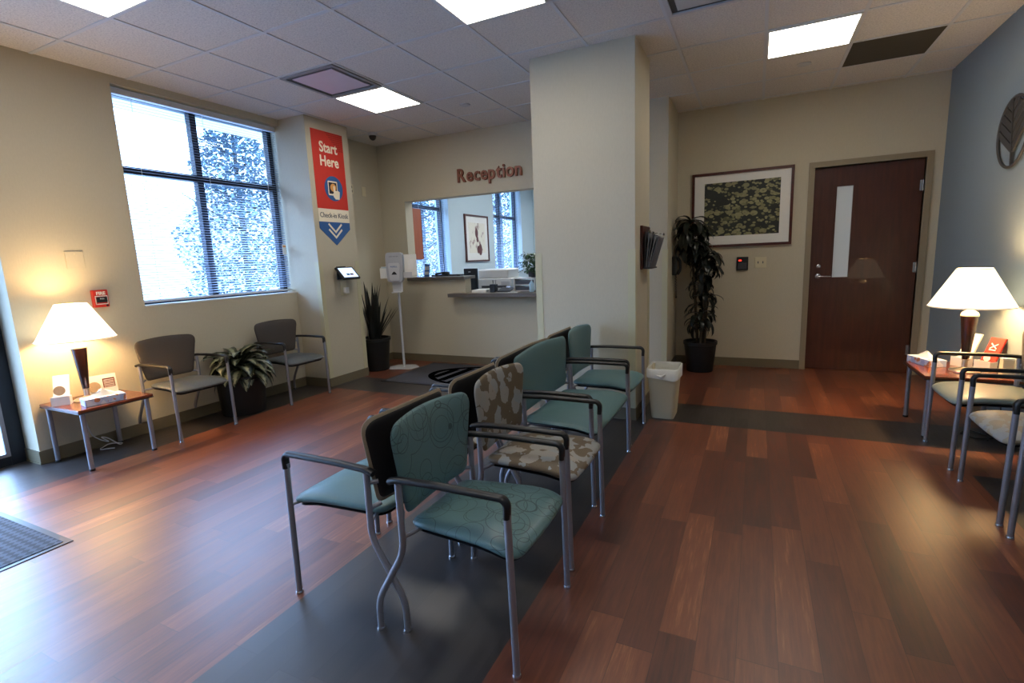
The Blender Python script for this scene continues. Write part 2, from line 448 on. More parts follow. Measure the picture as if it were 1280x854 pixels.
def text(name, body, size, mat, parent, mtx, ext=.002, bold=0, align='LEFT', sx=1.0):
    cu = bpy.data.curves.new(name, 'FONT'); cu.body = body; cu.size = size; cu.extrude = ext; cu.offset = bold; cu.align_x = align
    cu.resolution_u = 3
    t = bpy.data.objects.new(name, cu); C.objects.link(t)
    dg = bpy.context.evaluated_depsgraph_get(); me = bpy.data.meshes.new_from_object(t.evaluated_get(dg))
    bpy.data.objects.remove(t); bpy.data.curves.remove(cu)
    me.transform(mtx @ Matrix.Diagonal((sx, 1, 1, 1)))
    me.materials.clear(); me.materials.append(M[mat] if isinstance(mat, str) else mat)
    o = bpy.data.objects.new(name, me); C.objects.link(o); o.parent = parent
    return o
def basis(o, x, y, z):
    m = Matrix((x, y, z)).transposed().to_4x4(); m.translation = Vector(o); return m
def on_left(y, z, x):  return basis((x, y, z), (0,1,0), (0,0,1), (1,0,0))     # wall facing +X
def on_front(x, z, y): return basis((x, y, z), (1,0,0), (0,0,1), (0,-1,0))    # wall facing -Y

# ================================================================= CAMERA
f, yaw, pit, rol = 626.36, -.4554, -.1622, -.0414
cam = bpy.data.cameras.new('camera'); co = bpy.data.objects.new('camera', cam); C.objects.link(co)
cy, sy, cp, sp, cr, sr = math.cos(yaw), math.sin(yaw), math.cos(pit), math.sin(pit), math.cos(rol), math.sin(rol)
F = Vector((sy*cp, cy*cp, sp)); R = Vector((cy, -sy, 0)); U = R.cross(F)
R2 = R*cr+U*sr; U2 = -R*sr+U*cr
co.matrix_world = basis((2.4325, -2.6057, 1.3433), R2, U2, -F)
cam.sensor_width = 36; cam.lens = 36*f/1280; cam.clip_start = .02; cam.clip_end = 200
bpy.context.scene.camera = co

# ================================================================= ROOM
YB = -5.2
struct('floor', MB().box(XL-.4, XR+.1, YB-.1, 8.5, -.1, 0), 'floor')
struct('ceiling', MB().box(XL-.4, XR+.1, YB-.1, 8.5, H, H+.1), 'ceil')
m = MB()
for i in range(-4, 8): m.box(i*G-.012, i*G+.012, YB, D2, H-.005, H+.002) if i*G < XR else None
for j in range(-9, 7): m.box(XL, XR, j*G-.012, j*G+.012, H-.0045, H+.002)
struct('trim_1', m, 'tbar')

SY0, SY1 = -4.2, -.986          # storefront opening
WZ0, WZ1 = 1.072, 2.86
m = MB(); T = .27
m.box(XL-T, XL, YB, SY0, 0, H).box(XL-T, XL, SY0, SY1, 2.35, H).box(XL-T, XL, SY1, -.13, 0, H)
m.box(XL-T, XL, -.13, YK, 0, WZ0).box(XL-T, XL, -.13, YK, WZ1, H).box(XL-T, XL, YK, D1+.15, 0, H)
struct('wall_left', m, 'wall')
struct('wall_kiosk_pier', MB().box(XL, XK, YK, YK2, 0, H), 'wall')
m = MB()
m.box(XL-T, XL, D1+.15, 3.25, 0, H).box(XL-T, XL, 3.25, 4.72, 0, WZ0).box(XL-T, XL, 3.25, 4.72, WZ1, H)
m.box(XL-T, XL, 4.72, 6.34, 0, H).box(XL-T, XL, 6.34, 7.65, 0, WZ0).box(XL-T, XL, 6.34, 7.65, WZ1, H).box(XL-T, XL, 7.65, 8.4, 0, H)
struct('wall_office_left', m, 'office')
struct('wall_office_back', MB().box(XL, 1.5, 8.3, 8.4, 0, H), 'office')
struct('wall_office_right', MB().box(1.42, 1.5, D1+.15, 8.3, 0, H), 'office')
m = MB(); OX0, OX1 = -1.843, .42
m.box(XL, OX0, D1, D1+.15, 0, H).box(OX0, OX1, D1, D1+.15, 2.163, H).box(OX1, 1.57, D1, D1+.15, 0, H)
m.box(OX0, -.965, D1, D1+.15, 0, 1.118).box(-.965, OX1, D1, D1+.15, 0, .895)
struct('wall_reception', m, 'wall')
struct('wall_alcove_return', MB().box(1.5, 1.57, D1+.15, D2+.15, 0, H), 'wall')
DX0, DX1, DZ = 2.953, 3.885, 2.160
m = MB().box(1.57, DX0, D2, D2+.15, 0, H).box(DX0, DX1, D2, D2+.15, DZ, H).box(DX1, XR, D2, D2+.15, 0, H)
struct('wall_back', m, 'wall')
struct('wall_right', MB().box(XR, XR+.12, YB, D2+.15, 0, H), 'blue')
struct('wall_front', MB().box(XL-T, XR+.12, YB-.12, YB, 0, H), 'wall')
CX0, CX1, CY0, CY1 = .738, 1.578, 1.381, 1.949
struct('wall_column', MB().box(CX0, CX1, CY0, CY1, 0, H), 'wall')
# baseboards
def bbd(name, x0, x1, y0, y1):
    m = MB().box(x0, x1, y0, y1, 0, .098)
    m.box(x0-.003 if x1-x0 < .03 else x0, x1+.003 if x1-x0 < .03 else x1, y0-.003 if y1-y0 < .03 else y0, y1+.003 if y1-y0 < .03 else y1, 0, .012)
    struct(name, m, 'base')
b = .008
bbd('baseboard_left', XL, XL+b, SY1, YK); bbd('baseboard_left_jamb', XL-T+.02, XL+b, SY1-b, SY1)
bbd('baseboard_pier', XK, XK+b, YK-b, YK2+b); bbd('baseboard_pier_side', XL+b, XK, YK-b, YK)
bbd('baseboard_left_far', XL, XL+b, YK2+b, D1-b); bbd('baseboard_reception', XL, 1.57, D1-b, D1)
bbd('baseboard_alcove', 1.57, 1.57+b, D1-b, D2); bbd('baseboard_back', 1.57+b, 2.905, D2-b, D2)
bbd('baseboard_right', XR-b, XR, YB, D2); bbd('baseboard_column', CX0, CX1+b, CY0-b, CY0); bbd('baseboard_column_side', CX1, CX1+b, CY0, CY1)
bbd('baseboard_back_right', 3.94, XR, D2-b, D2)
# corner guards
def guard(n, x, y, sx, sy, z1=1.385):
    w = .055; t = .004
    m = MB().box(min(x, x-sx*w), max(x, x-sx*w), min(y, y+sy*t), max(y, y+sy*t), .1, z1)
    m.box(min(x, x+sx*t), max(x, x+sx*t), min(y-sy*w, y+sy*t), max(y-sy*w, y+sy*t), .1, z1)
    struct('trim_%d' % n, m, 'guard')
guard(2, CX0, CY0, -1, -1); guard(3, CX1, CY0, 1, -1); guard(4, CX1, CY1, 1, 1); guard(5, 1.57, D1, 1, -1)
guard(6, XK, YK, 1, -1, 1.40); guard(7, XK, YK2, 1, 1, 1.40)
struct('trim_8', MB().box(OX0-.001, OX0+.012, D1-.004, D1+.154, 1.12, 2.163), 'wall')

# ---- windows
def window(n, y0, y1, muls, glassx=XL-.17, rail=2.222, slats=True, label='', z0=WZ0, z1=WZ1):
    root = bpy.data.objects.new('window_%d' % n, None); C.objects.link(root); root['kind'] = 'structure'
    x0, x1 = glassx-.03, glassx+.03; fw = .05
    m = MB().box(x0, x1, y0, y1, z0, z0+fw).box(x0, x1, y0, y1, z1-fw, z1).box(x0, x1, y0, y0+fw, z0+fw, z1-fw).box(x0, x1, y1-fw, y1, z0+fw, z1-fw)
    mk('window_frame', m, 'frame', root)
    m = MB()
    for q in muls: m.box(x0, x1+.004, q-.03, q+.03, z0+fw, z1-fw)
    mk('mullion', m, 'frame', root)
    mk('transom_rail', MB().box(x0-.002, x1+.006, y0+fw, y1-fw, rail-.03, rail+.03), 'frame', root)
    mk('pane', MB().box(glassx-.003, glassx+.003, y0+fw, y1-fw, z0+fw, z1-fw), 'glass', root)
    mk('window_sill', MB().box(XL-.14, XL+.004, y0+.001, y1-.001, z0, z0+.012), 'white', root)
    bl = thing('window_blind', label, 'window blind', (XL-.07, (y0+y1)/2, z1-.06))
    hw = (y1-y0)/2-.015
    mk('head_rail', MB().box(-.025, .025, -hw, hw, 0, .045, ), 'lgrey', bl)
    m = MB(); z = -.03; zb = -(z1-.06)+z0+.06; tl = .0035
    while z > zb:
        m.box(-.0125, .0125, -hw, hw, z-.0006, z+.0006); z -= .0235
    # tilt each slat slightly
    m.v = [(x, y, zz-x*.34) for x, y, zz in m.v]
    mk('slats', m, 'slat', bl)
    mk('bottom_rail', MB().box(-.013, .013, -hw, hw, zb-.03, zb-.012), 'lgrey', bl)
    for q in (-hw*.8, -.02, hw*.8):
        mk('ladder_cord', MB().box(.0115, .0135, q-.0015, q+.0015, zb-.012, 0), 'white', bl)
    return root
window(1, -.13, YK, (.60,), label='open horizontal blind in the lobby window above the grey chairs')
window(2, 3.25, 4.72, (3.9,), label='open horizontal blind in the office window left of the framed print')
window(3, 6.34, 7.65, (6.86,), label='open horizontal blind in the office window right of the framed print')
t = thing('warning_tag', 'small white tag hanging on the right end of the lobby blind', 'tag', (XL-.05, 1.40, 1.55))
mk('card', MB().box(0, .003, -.03, .02, -.05, .06), 'paper', t); mk('print_strip', MB().box(.003, .004, -.025, .015, .03, .05), 'orange', t)

# storefront (door_1 fixed entrance glazing)
root = bpy.data.objects.new('door_1', None); C.objects.link(root); root['kind'] = 'structure'
gx = XL-T+.02
m = MB(); 
for q0, q1 in ((SY1-.09, SY1-.001), (-2.05, -1.97), (-3.1, -3.02), (SY0, SY0+.08)): m.box(gx-.04, gx+.04, q0, q1, 0, 2.35)
mk('door_frame', m, 'frame', root)
mk('bottom_rail', MB().box(gx-.038, gx+.038, SY0+.08, SY1-.09, 0, .07), 'frame', root)
mk('top_rail', MB().box(gx-.038, gx+.038, SY0+.08, SY1-.09, 2.25, 2.35), 'frame', root)
mk('pane', MB().box(gx-.004, gx+.004, SY0+.08, SY1-.09, .07, 2.25), 'glass', root)
mk('glazing_bead', MB().box(gx+.03, gx+.05, SY1-.115, SY1-.09, .07, 2.25).box(gx+.03, gx+.05, SY0+.08, SY1-.115, .07, .095), 'silver', root)

# door_2 cherry door
root = bpy.data.objects.new('door_2', None); C.objects.link(root); root['kind'] = 'structure'
wy = D2+.035
vx0, vx1, vz0, vz1 = 3.164, 3.307, 1.015, 1.955
m = MB().box(DX0+.004, vx0, wy, wy+.045, .006, DZ-.004).box(vx1, DX1-.004, wy, wy+.045, .006, DZ-.004)
m.box(vx0, vx1, wy, wy+.045, .006, vz0).box(vx0, vx1, wy, wy+.045, vz1, DZ-.004)
mk('door_leaf', m, 'door', root)
mk('vision_pane', MB().box(vx0, vx1, wy+.02, wy+.03, vz0, vz1), 'frost_glow', root)
q = .012
mk('pane_beading', MB().box(vx0-q, vx1+q, wy-.006, wy, vz0-q, vz0).box(vx0-q, vx1+q, wy-.006, wy, vz1, vz1+q).box(vx0-q, vx0, wy-.006, wy, vz0, vz1).box(vx1, vx1+q, wy-.006, wy, vz0, vz1), 'door', root)
c = .055
m = MB().box(DX0-c, DX0, D2-.018, D2+.15, 0, DZ+c).box(DX1, DX1+c, D2-.018, D2+.15, 0, DZ+c).box(DX0, DX1, D2-.018, D2+.15, DZ, DZ+c)
mk('door_casing', m, 'casing', root)
m = MB().lathe([(.030, 0), (.030, .006), (.024, .012), (.012, .014), (.012, .045)], 24)
m.xf(basis((3.035, wy, 1.026), (1,0,0), (0,0,1), (0,-1,0)))
m.tube([(3.035, wy-.045, 1.026), (3.06, wy-.052, 1.026), (3.15, wy-.048, 1.024)], [.013, .011, .008], 12)
mk('lever_handle', m, 'chrome', root, 40)
m = MB().lathe([(.021, 0), (.021, .012), (.015, .016)], 24); m.xf(basis((3.035, wy, 1.135), (1,0,0), (0,0,1), (0,-1,0)))
mk('deadbolt_lock', m, 'chrome', root, 40)
for z in (1.90, 1.10, .25):
    mk('hinge', MB().box(DX1-.03, DX1+.002, wy-.004, wy+.001, z-.05, z+.05).tube([(DX1-.004, wy-.008, z-.052), (DX1-.004, wy-.008, z+.052)], .007, 10), 'chrome', root)
struct('trim_9', MB().box(DX0-.05, DX1+.05, D2+.15, D2+.2, 0, DZ+.1), 'wall')

# ================================================================= CEILING FIXTURES
def troffer(i, j, label):
    x0, y0 = i*G, j*G
    t = thing('ceiling_light', label, 'ceiling light', (x0+G/2, y0+G/2, H), 0, 'square recessed ceiling lights')
    h = G/2-.012
    mk('diffuser', MB().box(-h+.012, h-.012, -h+.012, h-.012, -.009, -.001), 'tube', t)
    mk('frame', MB().box(-h, h, -h, -h+.012, -.012, 0).box(-h, h, h-.012, h, -.012, 0).box(-h, -h+.012, -h+.012, h-.012, -.012, 0).box(h-.012, h, -h+.012, h-.012, -.012, 0), 'white', t)
for i, j, l in ((-2, -2, 'lit square ceiling panel at the top left, nearest the entrance glazing'), (1, 0, 'lit square ceiling panel at the top middle, over the chair row'),
                (-2, 2, 'lit square ceiling panel beside the air vent tinted with a painted pink reflection near the reception corner'), (4, 3, 'lit square ceiling panel in front of the cherry door, beside the dark grille'),
                (1, -4, 'lit square ceiling panel behind the camera'), (4, -4, 'added unseen ceiling panel behind the camera, right side, lighting the room')):  # the two panels behind the camera are unseen, added to light the room
    troffer(i, j, l)
def vent(i, j, label, metal, dark=False, name='ceiling_vent'):
    t = thing(name, label, 'air vent', ((i+.5)*G, (j+.5)*G, H)); h = G/2-.012
    if dark:
        mk('perforated_panel', MB().box(-h, h, -h, h, -.006, 0), metal, t); return t
    mk('frame', MB().box(-h, h, -h, -h+.03, -.015, 0).box(-h, h, h-.03, h, -.015, 0).box(-h, -h+.03, -h+.03, h-.03, -.015, 0).box(h-.03, h, -h+.03, h-.03, -.015, 0), metal, t)
    mk('backing', MB().box(-h+.03, h-.03, -h+.03, h-.03, -.003, 0), 'dgrey', t)
    mk('face_plate', MB().box(-h+.07, h-.07, -h+.07, h-.07, -.012, -.006), 'pink_reflection_plate' if metal == 'grey' else 'lgrey', t)
    return t
vent(-2, 1, 'square ceiling air vent with face plate painted with a pink reflection beside a lit panel', 'grey')
vent(3, 1, 'pale ceiling air vent at the top edge above the big column', 'lgrey')
M['grille'] = plain('dark_ceiling_grille', (74, 68, 58), .8, 0, .15, 200)
vent(5, 4, 'dark brown ceiling grille panel in front of the cherry door', 'grille', True, 'ceiling_grille')
t = thing('ceiling_camera', 'small dark dome security camera on the ceiling near the reception corner', 'camera', (-1.80, 2.44, H))
mk('housing', MB().lathe([(.055, 0), (.058, -.02), (.05, -.035)], 24), 'lgrey', t, 40)
mk('dome', MB().lathe([(.043, -.034), (.043, -.05), (.034, -.072), (.018, -.085), (.004, -.089)], 24), 'black', t, 60)
for (x, y, l) in ((-.305, 2.116, 'flat white ceiling disc between the reception letters and the big column'), (2.747, 2.768, 'flat white ceiling disc below the lit panel near the cherry door')):
    mk('ceiling_disc', MB().lathe([(.055, 0), (.055, -.006), (.045, -.009)], 28), 'lgrey', None, 40, label=l, cat='ceiling fitting', loc=(x, y, H))
t = thing('smoke_detector', 'small round detector with a red light on the ceiling at the far left', 'smoke detector', (-1.95, -.90, H))
mk('body', MB().lathe([(.03, 0), (.03, -.012), (.02, -.02)], 20), 'lgrey', t, 40); mk('indicator_light', MB().lathe([(.007, -.019), (.005, -.028)], 10), 'led', t)

# ================================================================= CHAIRS
def chair(label, x, y, rz, W, seatm, backm, rim='shell', group='waiting room armchairs with silver legs'):
    t = thing('waiting_chair', label, 'chair', (x, y, 0), rz, group)
    w = W/2
    # seat cushion
    s0 = w-.006
    out = dens(rpoly([(-.165, -s0+.05), (.285, -s0+.002), (.285, s0-.002), (-.165, s0-.05)], [.05, .065, .065, .05]), .03)
    def sf(a, b2, c):
        u = (a+.165)/.45
        z = .424+c - .028*max(0, (u-.62)/.38)**2 - .022*(1-(b2/s0)**2)*0 + .004*u - .012*(1-abs(b2/s0)**2)*(1-u)
        a2 = a+.02*(1-(b2/s0)**2)*max(0, u-.4)
        return (a2, b2, z)
    st = mk('seat', MB().pad(out, .032, .032, sf), seatm, t, 60)
    out2 = [(a*.93+.004, b2*.93) for a, b2 in out]
    mk('seat_pan', MB().pad(out2, .004, .014, lambda a, b2, c: sf(a, b2, c-.026)), 'shell', st, 60)
    # backrest
    wt, wb = w+.022, w-.04
    outb = dens(rpoly([(-wb, .462), (wb, .462), (wt, .798), (0, .824), (-wt, .798)], [.035, .035, .065, .2, .065]), .03)
    def bf(off):
        def fn(a, z, c):
            u = (z-.42)/.40
            xx = -.165-.030*u - .02*u*u*0 + .035*(a/w)**2*(.5+.5*min(1, max(0, u)))*min(1, (.245/w)) + c + off
            return (xx, a, z)
        return fn
    bk = mk('backrest', MB().pad(outb, .024, .011, bf(0)), backm, t, 60)
    outs = [(a*.955, .64+(z-.64)*.93) for a, z in outb]
    mk('back_shell', MB().pad(outs, .002, .014, bf(-.004)), rim, bk, 60)
    for s in (-1, 1):
        yy = s*w
        lg = mk('leg', MB().tube([(.278, yy, .006), (.268, yy, .575)], .0125, 14), 'silver', t, 50)
        mk('foot_cap', MB().lathe([(.016, 0), (.016, .006), (.0135, .012)], 16, (.278, yy, 0)), 'chrome', lg, 50)
        lg = mk('leg', MB().tube([(-.283, yy, .006), (-.283, yy, .12), (-.148, yy, .345), (-.150, yy, .60)], .0125, 14, .05), 'silver', t, 50)
        mk('foot_cap', MB().lathe([(.016, 0), (.016, .006), (.0135, .012)], 16, (-.283, yy, 0)), 'chrome', lg, 50)
        mk('armrest', MB().tube([(-.185, yy, .602), (-.15, yy, .612), (0, yy, .618), (.255, yy, .617), (.270, yy, .600), (.268, yy, .555)], .012, 14, .03, ry=.0175), 'black', t, 50)
    m = MB()
    m.tube([(.268, -w, .398), (.235, -w+.06, .402), (.235, w-.06, .402), (.268, w, .398)], .007, 10, .03)
    m.tube([(-.148, -w, .398), (-.12, -w+.06, .402), (-.12, w-.06, .402), (-.148, w, .398)], .007, 10, .03)
    m.box(-.12, .235, -w+.075, -w+.095, .398, .406).box(-.12, .235, w-.095, w-.075, .398, .406)
    mk('seat_frame', m, 'silver', t, 50)
    for s in (-1, 1):
        mk('back_bracket', MB().tube([(-.150, s*w, .56), (-.176, s*(w-.03), .56)], .009, 8), 'silver', t, 50)
        mk('back_bracket', MB().tube([(-.148, s*w, .46), (-.172, s*(w-.04), .47)], .009, 8), 'silver', t, 50)
    if W > .6:
        mk('centre_support', MB().box(-.15, .2, -.02, .02, .385, .402), 'silver', t)
    return t
BB = 'back-to-back waiting chairs in the middle of the room'
chair('teal armchair patterned with dark circles, nearest, front right of the double row', 1.497, -1.083, 0, .49, 'circ', 'circ', group=BB)
chair('armchair with taupe and blue-grey floral fabric, behind the circle-patterned teal chair', 1.475, -.475, 0, .497, 'floral', 'floral', group=BB)
chair('extra-wide plain teal armchair behind the floral chair', 1.405, .27, 0, .83, 'teal', 'teal', group=BB)
chair('plain teal armchair against the big column, last of the right-hand row', 1.385, 1.055, 0, .52, 'teal', 'teal', group=BB)
chair('armchair with smooth teal seat facing left, nearest of the left-hand row, black back shell', 1.030, -1.053, PI, .49, 'teal', 'taupefab', group=BB)
chair('second chair of the left-hand row, its tan-edged black back behind the floral chair', 1.010, -.475, PI, .44, 'floral', 'taupefab', group=BB)
chair('extra-wide chair of the left-hand row seen from behind its long sloping tan-edged back', 0.968, .21, PI, .765, 'teal', 'taupefab', group=BB)
chair('last chair of the left-hand row, only back top and one arm visible by the column', 0.955, .905, PI, .50, 'teal', 'taupefab', group=BB)
LG = 'grey armchairs under the window'
chair('grey armchair under the window beside the left lamp table', -1.965, -.075, 0, .475, 'greyvin', 'greyfab', 'shell', LG)
chair('grey armchair between the leafy pot plant and the kiosk pier', -1.955, 1.02, math.radians(-3), .478, 'greyvin', 'greyfab', 'shell', LG)
RG = 'armchairs along the blue wall'
chair('armchair with shiny grey-green seat beside the right lamp table', 3.790, 1.293, PI, .50, 'sage', 'greyfab', 'shell', RG)
chair('armchair with pale floral seat, second from the right lamp table', 3.790, .623, PI, .518, 'floral2', 'greyfab', 'shell', RG)
chair('armchair at the right edge of the picture, only a front leg and arm visible', 3.790, .0, PI, .498, 'sage', 'greyfab', 'shell', RG)

# ================================================================= SIDE TABLES, LAMPS
def side_table(label, x, y, w, d, h, rz):
    t = thing('side_table', label, 'table', (x, y, 0), rz, 'low cherry lamp tables')
    mk('table_top', MB().box(-w/2, w/2, -d/2, d/2, h-.022, h, .008), 'ttop', t)
    mk('edge_band', MB().box(-w/2-.002, w/2+.002, -d/2-.002, d/2+.002, h-.028, h-.021, .006), 'black', t)
    mk('under_frame', MB().box(-w/2+.07, w/2-.07, -d/2+.07, d/2-.07, h-.04, h-.028), 'black', t)
    for sx in (-1, 1):
        for sy2 in (-1, 1):
            l = mk('leg', MB().tube([(sx*(w/2-.035), sy2*(d/2-.035), .012), (sx*(w/2-.035), sy2*(d/2-.035), h-.028)], .0155, 16), 'silver', t, 50)
            mk('foot_cap', MB().lathe([(.018, 0), (.018, .014)], 16, (sx*(w/2-.035), sy2*(d/2-.035), 0)), 'black', l)
    return t
TH = .445
side_table('low cherry-topped table holding the left lamp', -1.955, -.705, .54, .48, TH, 0)
side_table('low cherry-topped table holding the right lamp', 3.755, 1.88, .53, .56, TH, 0)
def lamp(label, x, y, z, power):
    t = thing('table_lamp', label, 'lamp', (x, y, z), 0, 'lit lamps with cone shades')
    mk('base', MB().lathe([(.085, 0), (.085, .006), (.07, .014), (.03, .022), (.017, .03)], 36), 'lampbase', t, 30)
    mk('neck', MB().lathe([(.017, .03), (.017, .075), (.024, .085)], 24), 'lampbase', t, 30)
    mk('stem', MB().lathe([(.020, .083), (.024, .12), (.047, .385), (.047, .39)], 32), 'lamp_wood', t, 40)
    mk('cap', MB().lathe([(.05, .388), (.05, .396), (.042, .412), (.02, .426), (.012, .43), (.012, .47)], 32), 'ceramic', t, 40)
    mk('bulb', MB().lathe([(.012, .47), (.014, .48), (.026, .50), (.026, .52), (.02, .54), (.003, .55)], 20), emit_bulb, t, 60)
    n = 48; m = MB(); r0, r1, z0, z1 = .234, .094, .452, .712
    vs = []
    for r, zz in ((r0, z0), (r1, z1), (r1-.004, z1), (r0-.004, z0)):
        for i in range(n): vs.append((r*math.cos(2*PI*i/n), r*math.sin(2*PI*i/n), zz))
    fs = [(k*n+i, k*n+(i+1) % n, ((k+1) % 4)*n+(i+1) % n, ((k+1) % 4)*n+i) for k in range(4) for i in range(n)]
    m.add(vs, fs); sh = mk('lamp_shade', m, 'shade', t, 30)
    for r, zz in ((r0+.001, z0+.004), (r1+.001, z1-.004)):
        mk('shade_trim', MB().tube([(r*math.cos(2*PI*i/40), r*math.sin(2*PI*i/40), zz) for i in range(41)], .003, 6, cap=False), 'ceramic', sh)
    mk('harp', MB().tube([(.012, 0, .47), (.04, 0, .52), (.045, 0, .60), (.0, 0, .695), (-.045, 0, .60), (-.04, 0, .52), (-.012, 0, .47)], .002, 6, .03), 'chrome', t)
    L = bpy.data.lights.new('lamp_bulb_light', 'POINT'); L.energy = power; L.color = (1, .70, .36); L.shadow_soft_size = .07
    o = bpy.data.objects.new('lamp_bulb_light', L); C.objects.link(o); o.parent = t; o.location = (0, 0, .61)
    return t
emit_bulb = emit('bulb_glass', (255, 220, 170), 5)
lamp('lit table lamp with white cone shade against the cream wall at left', -2.02, -.735, TH, 24)
lamp('lit table lamp with white cone shade against the blue wall at right', 3.765, 1.84, TH, 24)

def tissue(label, x, y, z, rz):
    t = thing('tissue_box', label, 'tissue box', (x, y, z), rz)
    mk('carton', MB().box(-.12, .12, -.06, .06, 0, .05, .004), 'tbox', t)
    m = MB(); n = 14; vs = []; fs = []
    for k in range(5):
        u = k/4
        for i in range(n):
            a = 2*PI*i/n; r = 1-u*.85
            vs.append((.085*r*math.cos(a)+.008*math.sin(3*a+k), .03*r*math.sin(a)+.008*math.cos(5*a)*u, .05+.045*u+.008*math.sin(4*a)*u))
    for k in range(4):
        for i in range(n): fs.append((k*n+i, k*n+(i+1) % n, (k+1)*n+(i+1) % n, (k+1)*n+i))
    fs.append(tuple(range(4*n, 5*n))); m.add(vs, fs)
    mk('tissue', m, 'tissuepaper', t, 80)
tissue('blue and white patterned tissue box on the front of the left lamp table', -1.79, -.74, TH, math.radians(80))
tissue('blue and white patterned tissue box on the right lamp table corner', 3.60, 2.04, TH, math.radians(110))

def brochure(label, x, y, z, rz, face='paper', w=.105, h=.2, group=None):
    t = thing('brochure_holder', label, 'brochure holder', (x, y, z), rz, group)
    # face looks along local -Y
    m = MB().box(-w/2, w/2, -.03, .035, 0, .004).box(-w/2, w/2, -.034, -.03, 0, .065)
    m.box(-w/2, -w/2+.003, -.03, .03, .004, .06).box(w/2-.003, w/2, -.03, .03, .004, .06)
    mk('tray', m, 'white', t)
    m = MB().box(-w/2+.006, w/2-.006, -.003, .012, .004, h); m.v = [(x1, y1-.01+z1*.46, z1) for x1, y1, z1 in m.v]
    br = mk('brochures', m, face, t)
    return t, br
def tilt(y0): 
    return None
t, br = brochure('white brochure holder with leaflets at the back left of the left lamp table', -2.03, -.885, TH, math.radians(55))
m = MB().lathe([(.034, 0), (.034, .002)], 24); m.xf(Matrix.Translation((0, -.0352+.02, .105)) @ Matrix.Rotation(math.radians(78), 4, 'X'))
mk('printed_emblem', m, 'taupefab', br)
# small framed card behind
t = thing('photo_card', 'white card with round picture and brown text block behind the left tissue box', 'card', (-2.10, -.60, TH), math.radians(78))
m = MB().box(-.10, .10, 0, .006, 0, .145); m.v = [(x, y+z*.15, z) for x, y, z in m.v]; mk('card', m, 'paper', t)
m = MB().lathe([(.04, 0), (.04, .0015)], 28, (0, 0, 0)); m.xf(Matrix.Translation((-.045, .0075, .06)) @ Matrix.Rotation(math.radians(81.5), 4, 'X')); mk('round_picture', m, 'taupefab', t)
m = MB().box(.012, .088, -.0015, 0, .045, .115); m.v = [(x, y+z*.15, z) for x, y, z in m.v]; mk('text_panel', m, 'ttop', t)
m = MB()
for k in range(5): m.box(.018, .082, -.0028, -.0014, .052+k*.012, .056+k*.012)
m.v = [(x, y+z*.15, z) for x, y, z in m.v]; mk('text_lines', m, 'paper', t)
t, br = brochure('white brochure holder with pale leaflets on the right lamp table, left of the red leaflet', 3.80, 2.02, TH, math.radians(-55), h=.23)
t, br = brochure('brochure holder with a bright red leaflet on the right lamp table', 3.905, 1.93, TH, math.radians(-55), 'bred', h=.215)
mt = basis((-.012, -.0155+.01, .175), (0, -.215, -.977), (1, 0, 0), (0, -.977, .215))
text('red_leaflet_text', 'XI', .06, 'paper', br, basis((-.022, .0645, .18), (0, -.418, -.908), (1, 0, 0), (0, -.908, .418)), .001, .0008)
m = MB().lathe([(.022, 0), (.022, .002)], 24); m.xf(Matrix.Translation((0, -.0075+.012, .08)) @ Matrix.Rotation(math.radians(78), 4, 'X') @ Matrix.Translation((0,0,-.001))); mk('printed_emblem', m, 'paper', br)
t = thing('card_box', 'small cream box at the back of the right lamp table', 'box', (3.955, 1.75, TH), 0)
mk('box_body', MB().box(-.03, .03, -.03, .03, 0, .11, .004), 'cream', t); mk('box_lid', MB().box(-.032, .032, -.032, .032, .11, .122, .004), 'paper', t)

# cables under the tables
def cable(name, pts, r, mat, label, loc=None):
    return mk(name, MB().tube(pts, r, 8, .03), mat, None, 60, label=label, cat='cable')
cable('lamp_cable', [(-2.14, -.75, .38), (-2.17, -.72, .30), (-2.19, -.68, .12), (-2.20, -.62, .06), (-2.12, -.60, .05), (-2.17, -.64, .10), (-2.20, -.58, .07), (-2.09, -.55, .012), (-2.15, -.50, .008), (-2.19, -.58, .02), (-2.13, -.68, .012), (-2.07, -.60, .008)], .004, 'lgrey', 'bundled white lamp cable on the floor under the left lamp table')
cable('lamp_cable', [(3.98, 1.86, .30), (3.98, 1.80, .05), (3.92, 1.72, .006), (3.82, 1.70, .006), (3.76, 1.80, .006), (3.84, 1.88, .006), (3.93, 1.80, .006), (3.88, 1.68, .006)], .004, 'black', 'looped dark cable on the floor under the right lamp table')

# ================================================================= PLANTS
def pot(t, r0, r1, h, mat='pot'):
    mk('pot', MB().lathe([(r0, 0), (r0*1.02, .01), (r1, h-.04), (r1*1.06, h-.035), (r1*1.06, h), (r1*.97, h), (r1*.95, h-.03)], 36), mat, t, 35)
    mk('soil', MB().lathe([(r1*.94, h-.035), (r1*.5, h-.028), (.01, h-.025)], 24), 'soil', t)
t = thing('potted_plant', 'bushy pot plant with pale-striped drooping leaves between the two grey chairs', 'potted plant', (-1.985, .47, 0))
pot(t, .19, .21, .37)
m = MB()
for k in range(100):
    az = random.uniform(0, 2*PI); el = random.uniform(.1, 1.4); L = random.uniform(.26, .42)*(1.0 if el < .9 else .8)
    r = random.uniform(0, .05)
    m.leaf((r*math.cos(az), r*math.sin(az), .36+random.uniform(0, .14)), az, el, L, random.uniform(.085, .125), random.uniform(1.1, 2.2), 7, lambda u: max(0, (.25 if u < .2 else max(0, math.sin(PI*(u-.2+.14)/.94))**.9)))
m.v = [(max(x, -.24), max(-.29, min(.30, y)), z) for x, y, z in m.v]
mk('foliage', m, 'vleaf', t, 80)
m = MB()
for k in range(7): a = k*.9; m.tube([(0.03*math.cos(a), .03*math.sin(a), .33), (.05*math.cos(a), .05*math.sin(a), .48)], .008, 7)
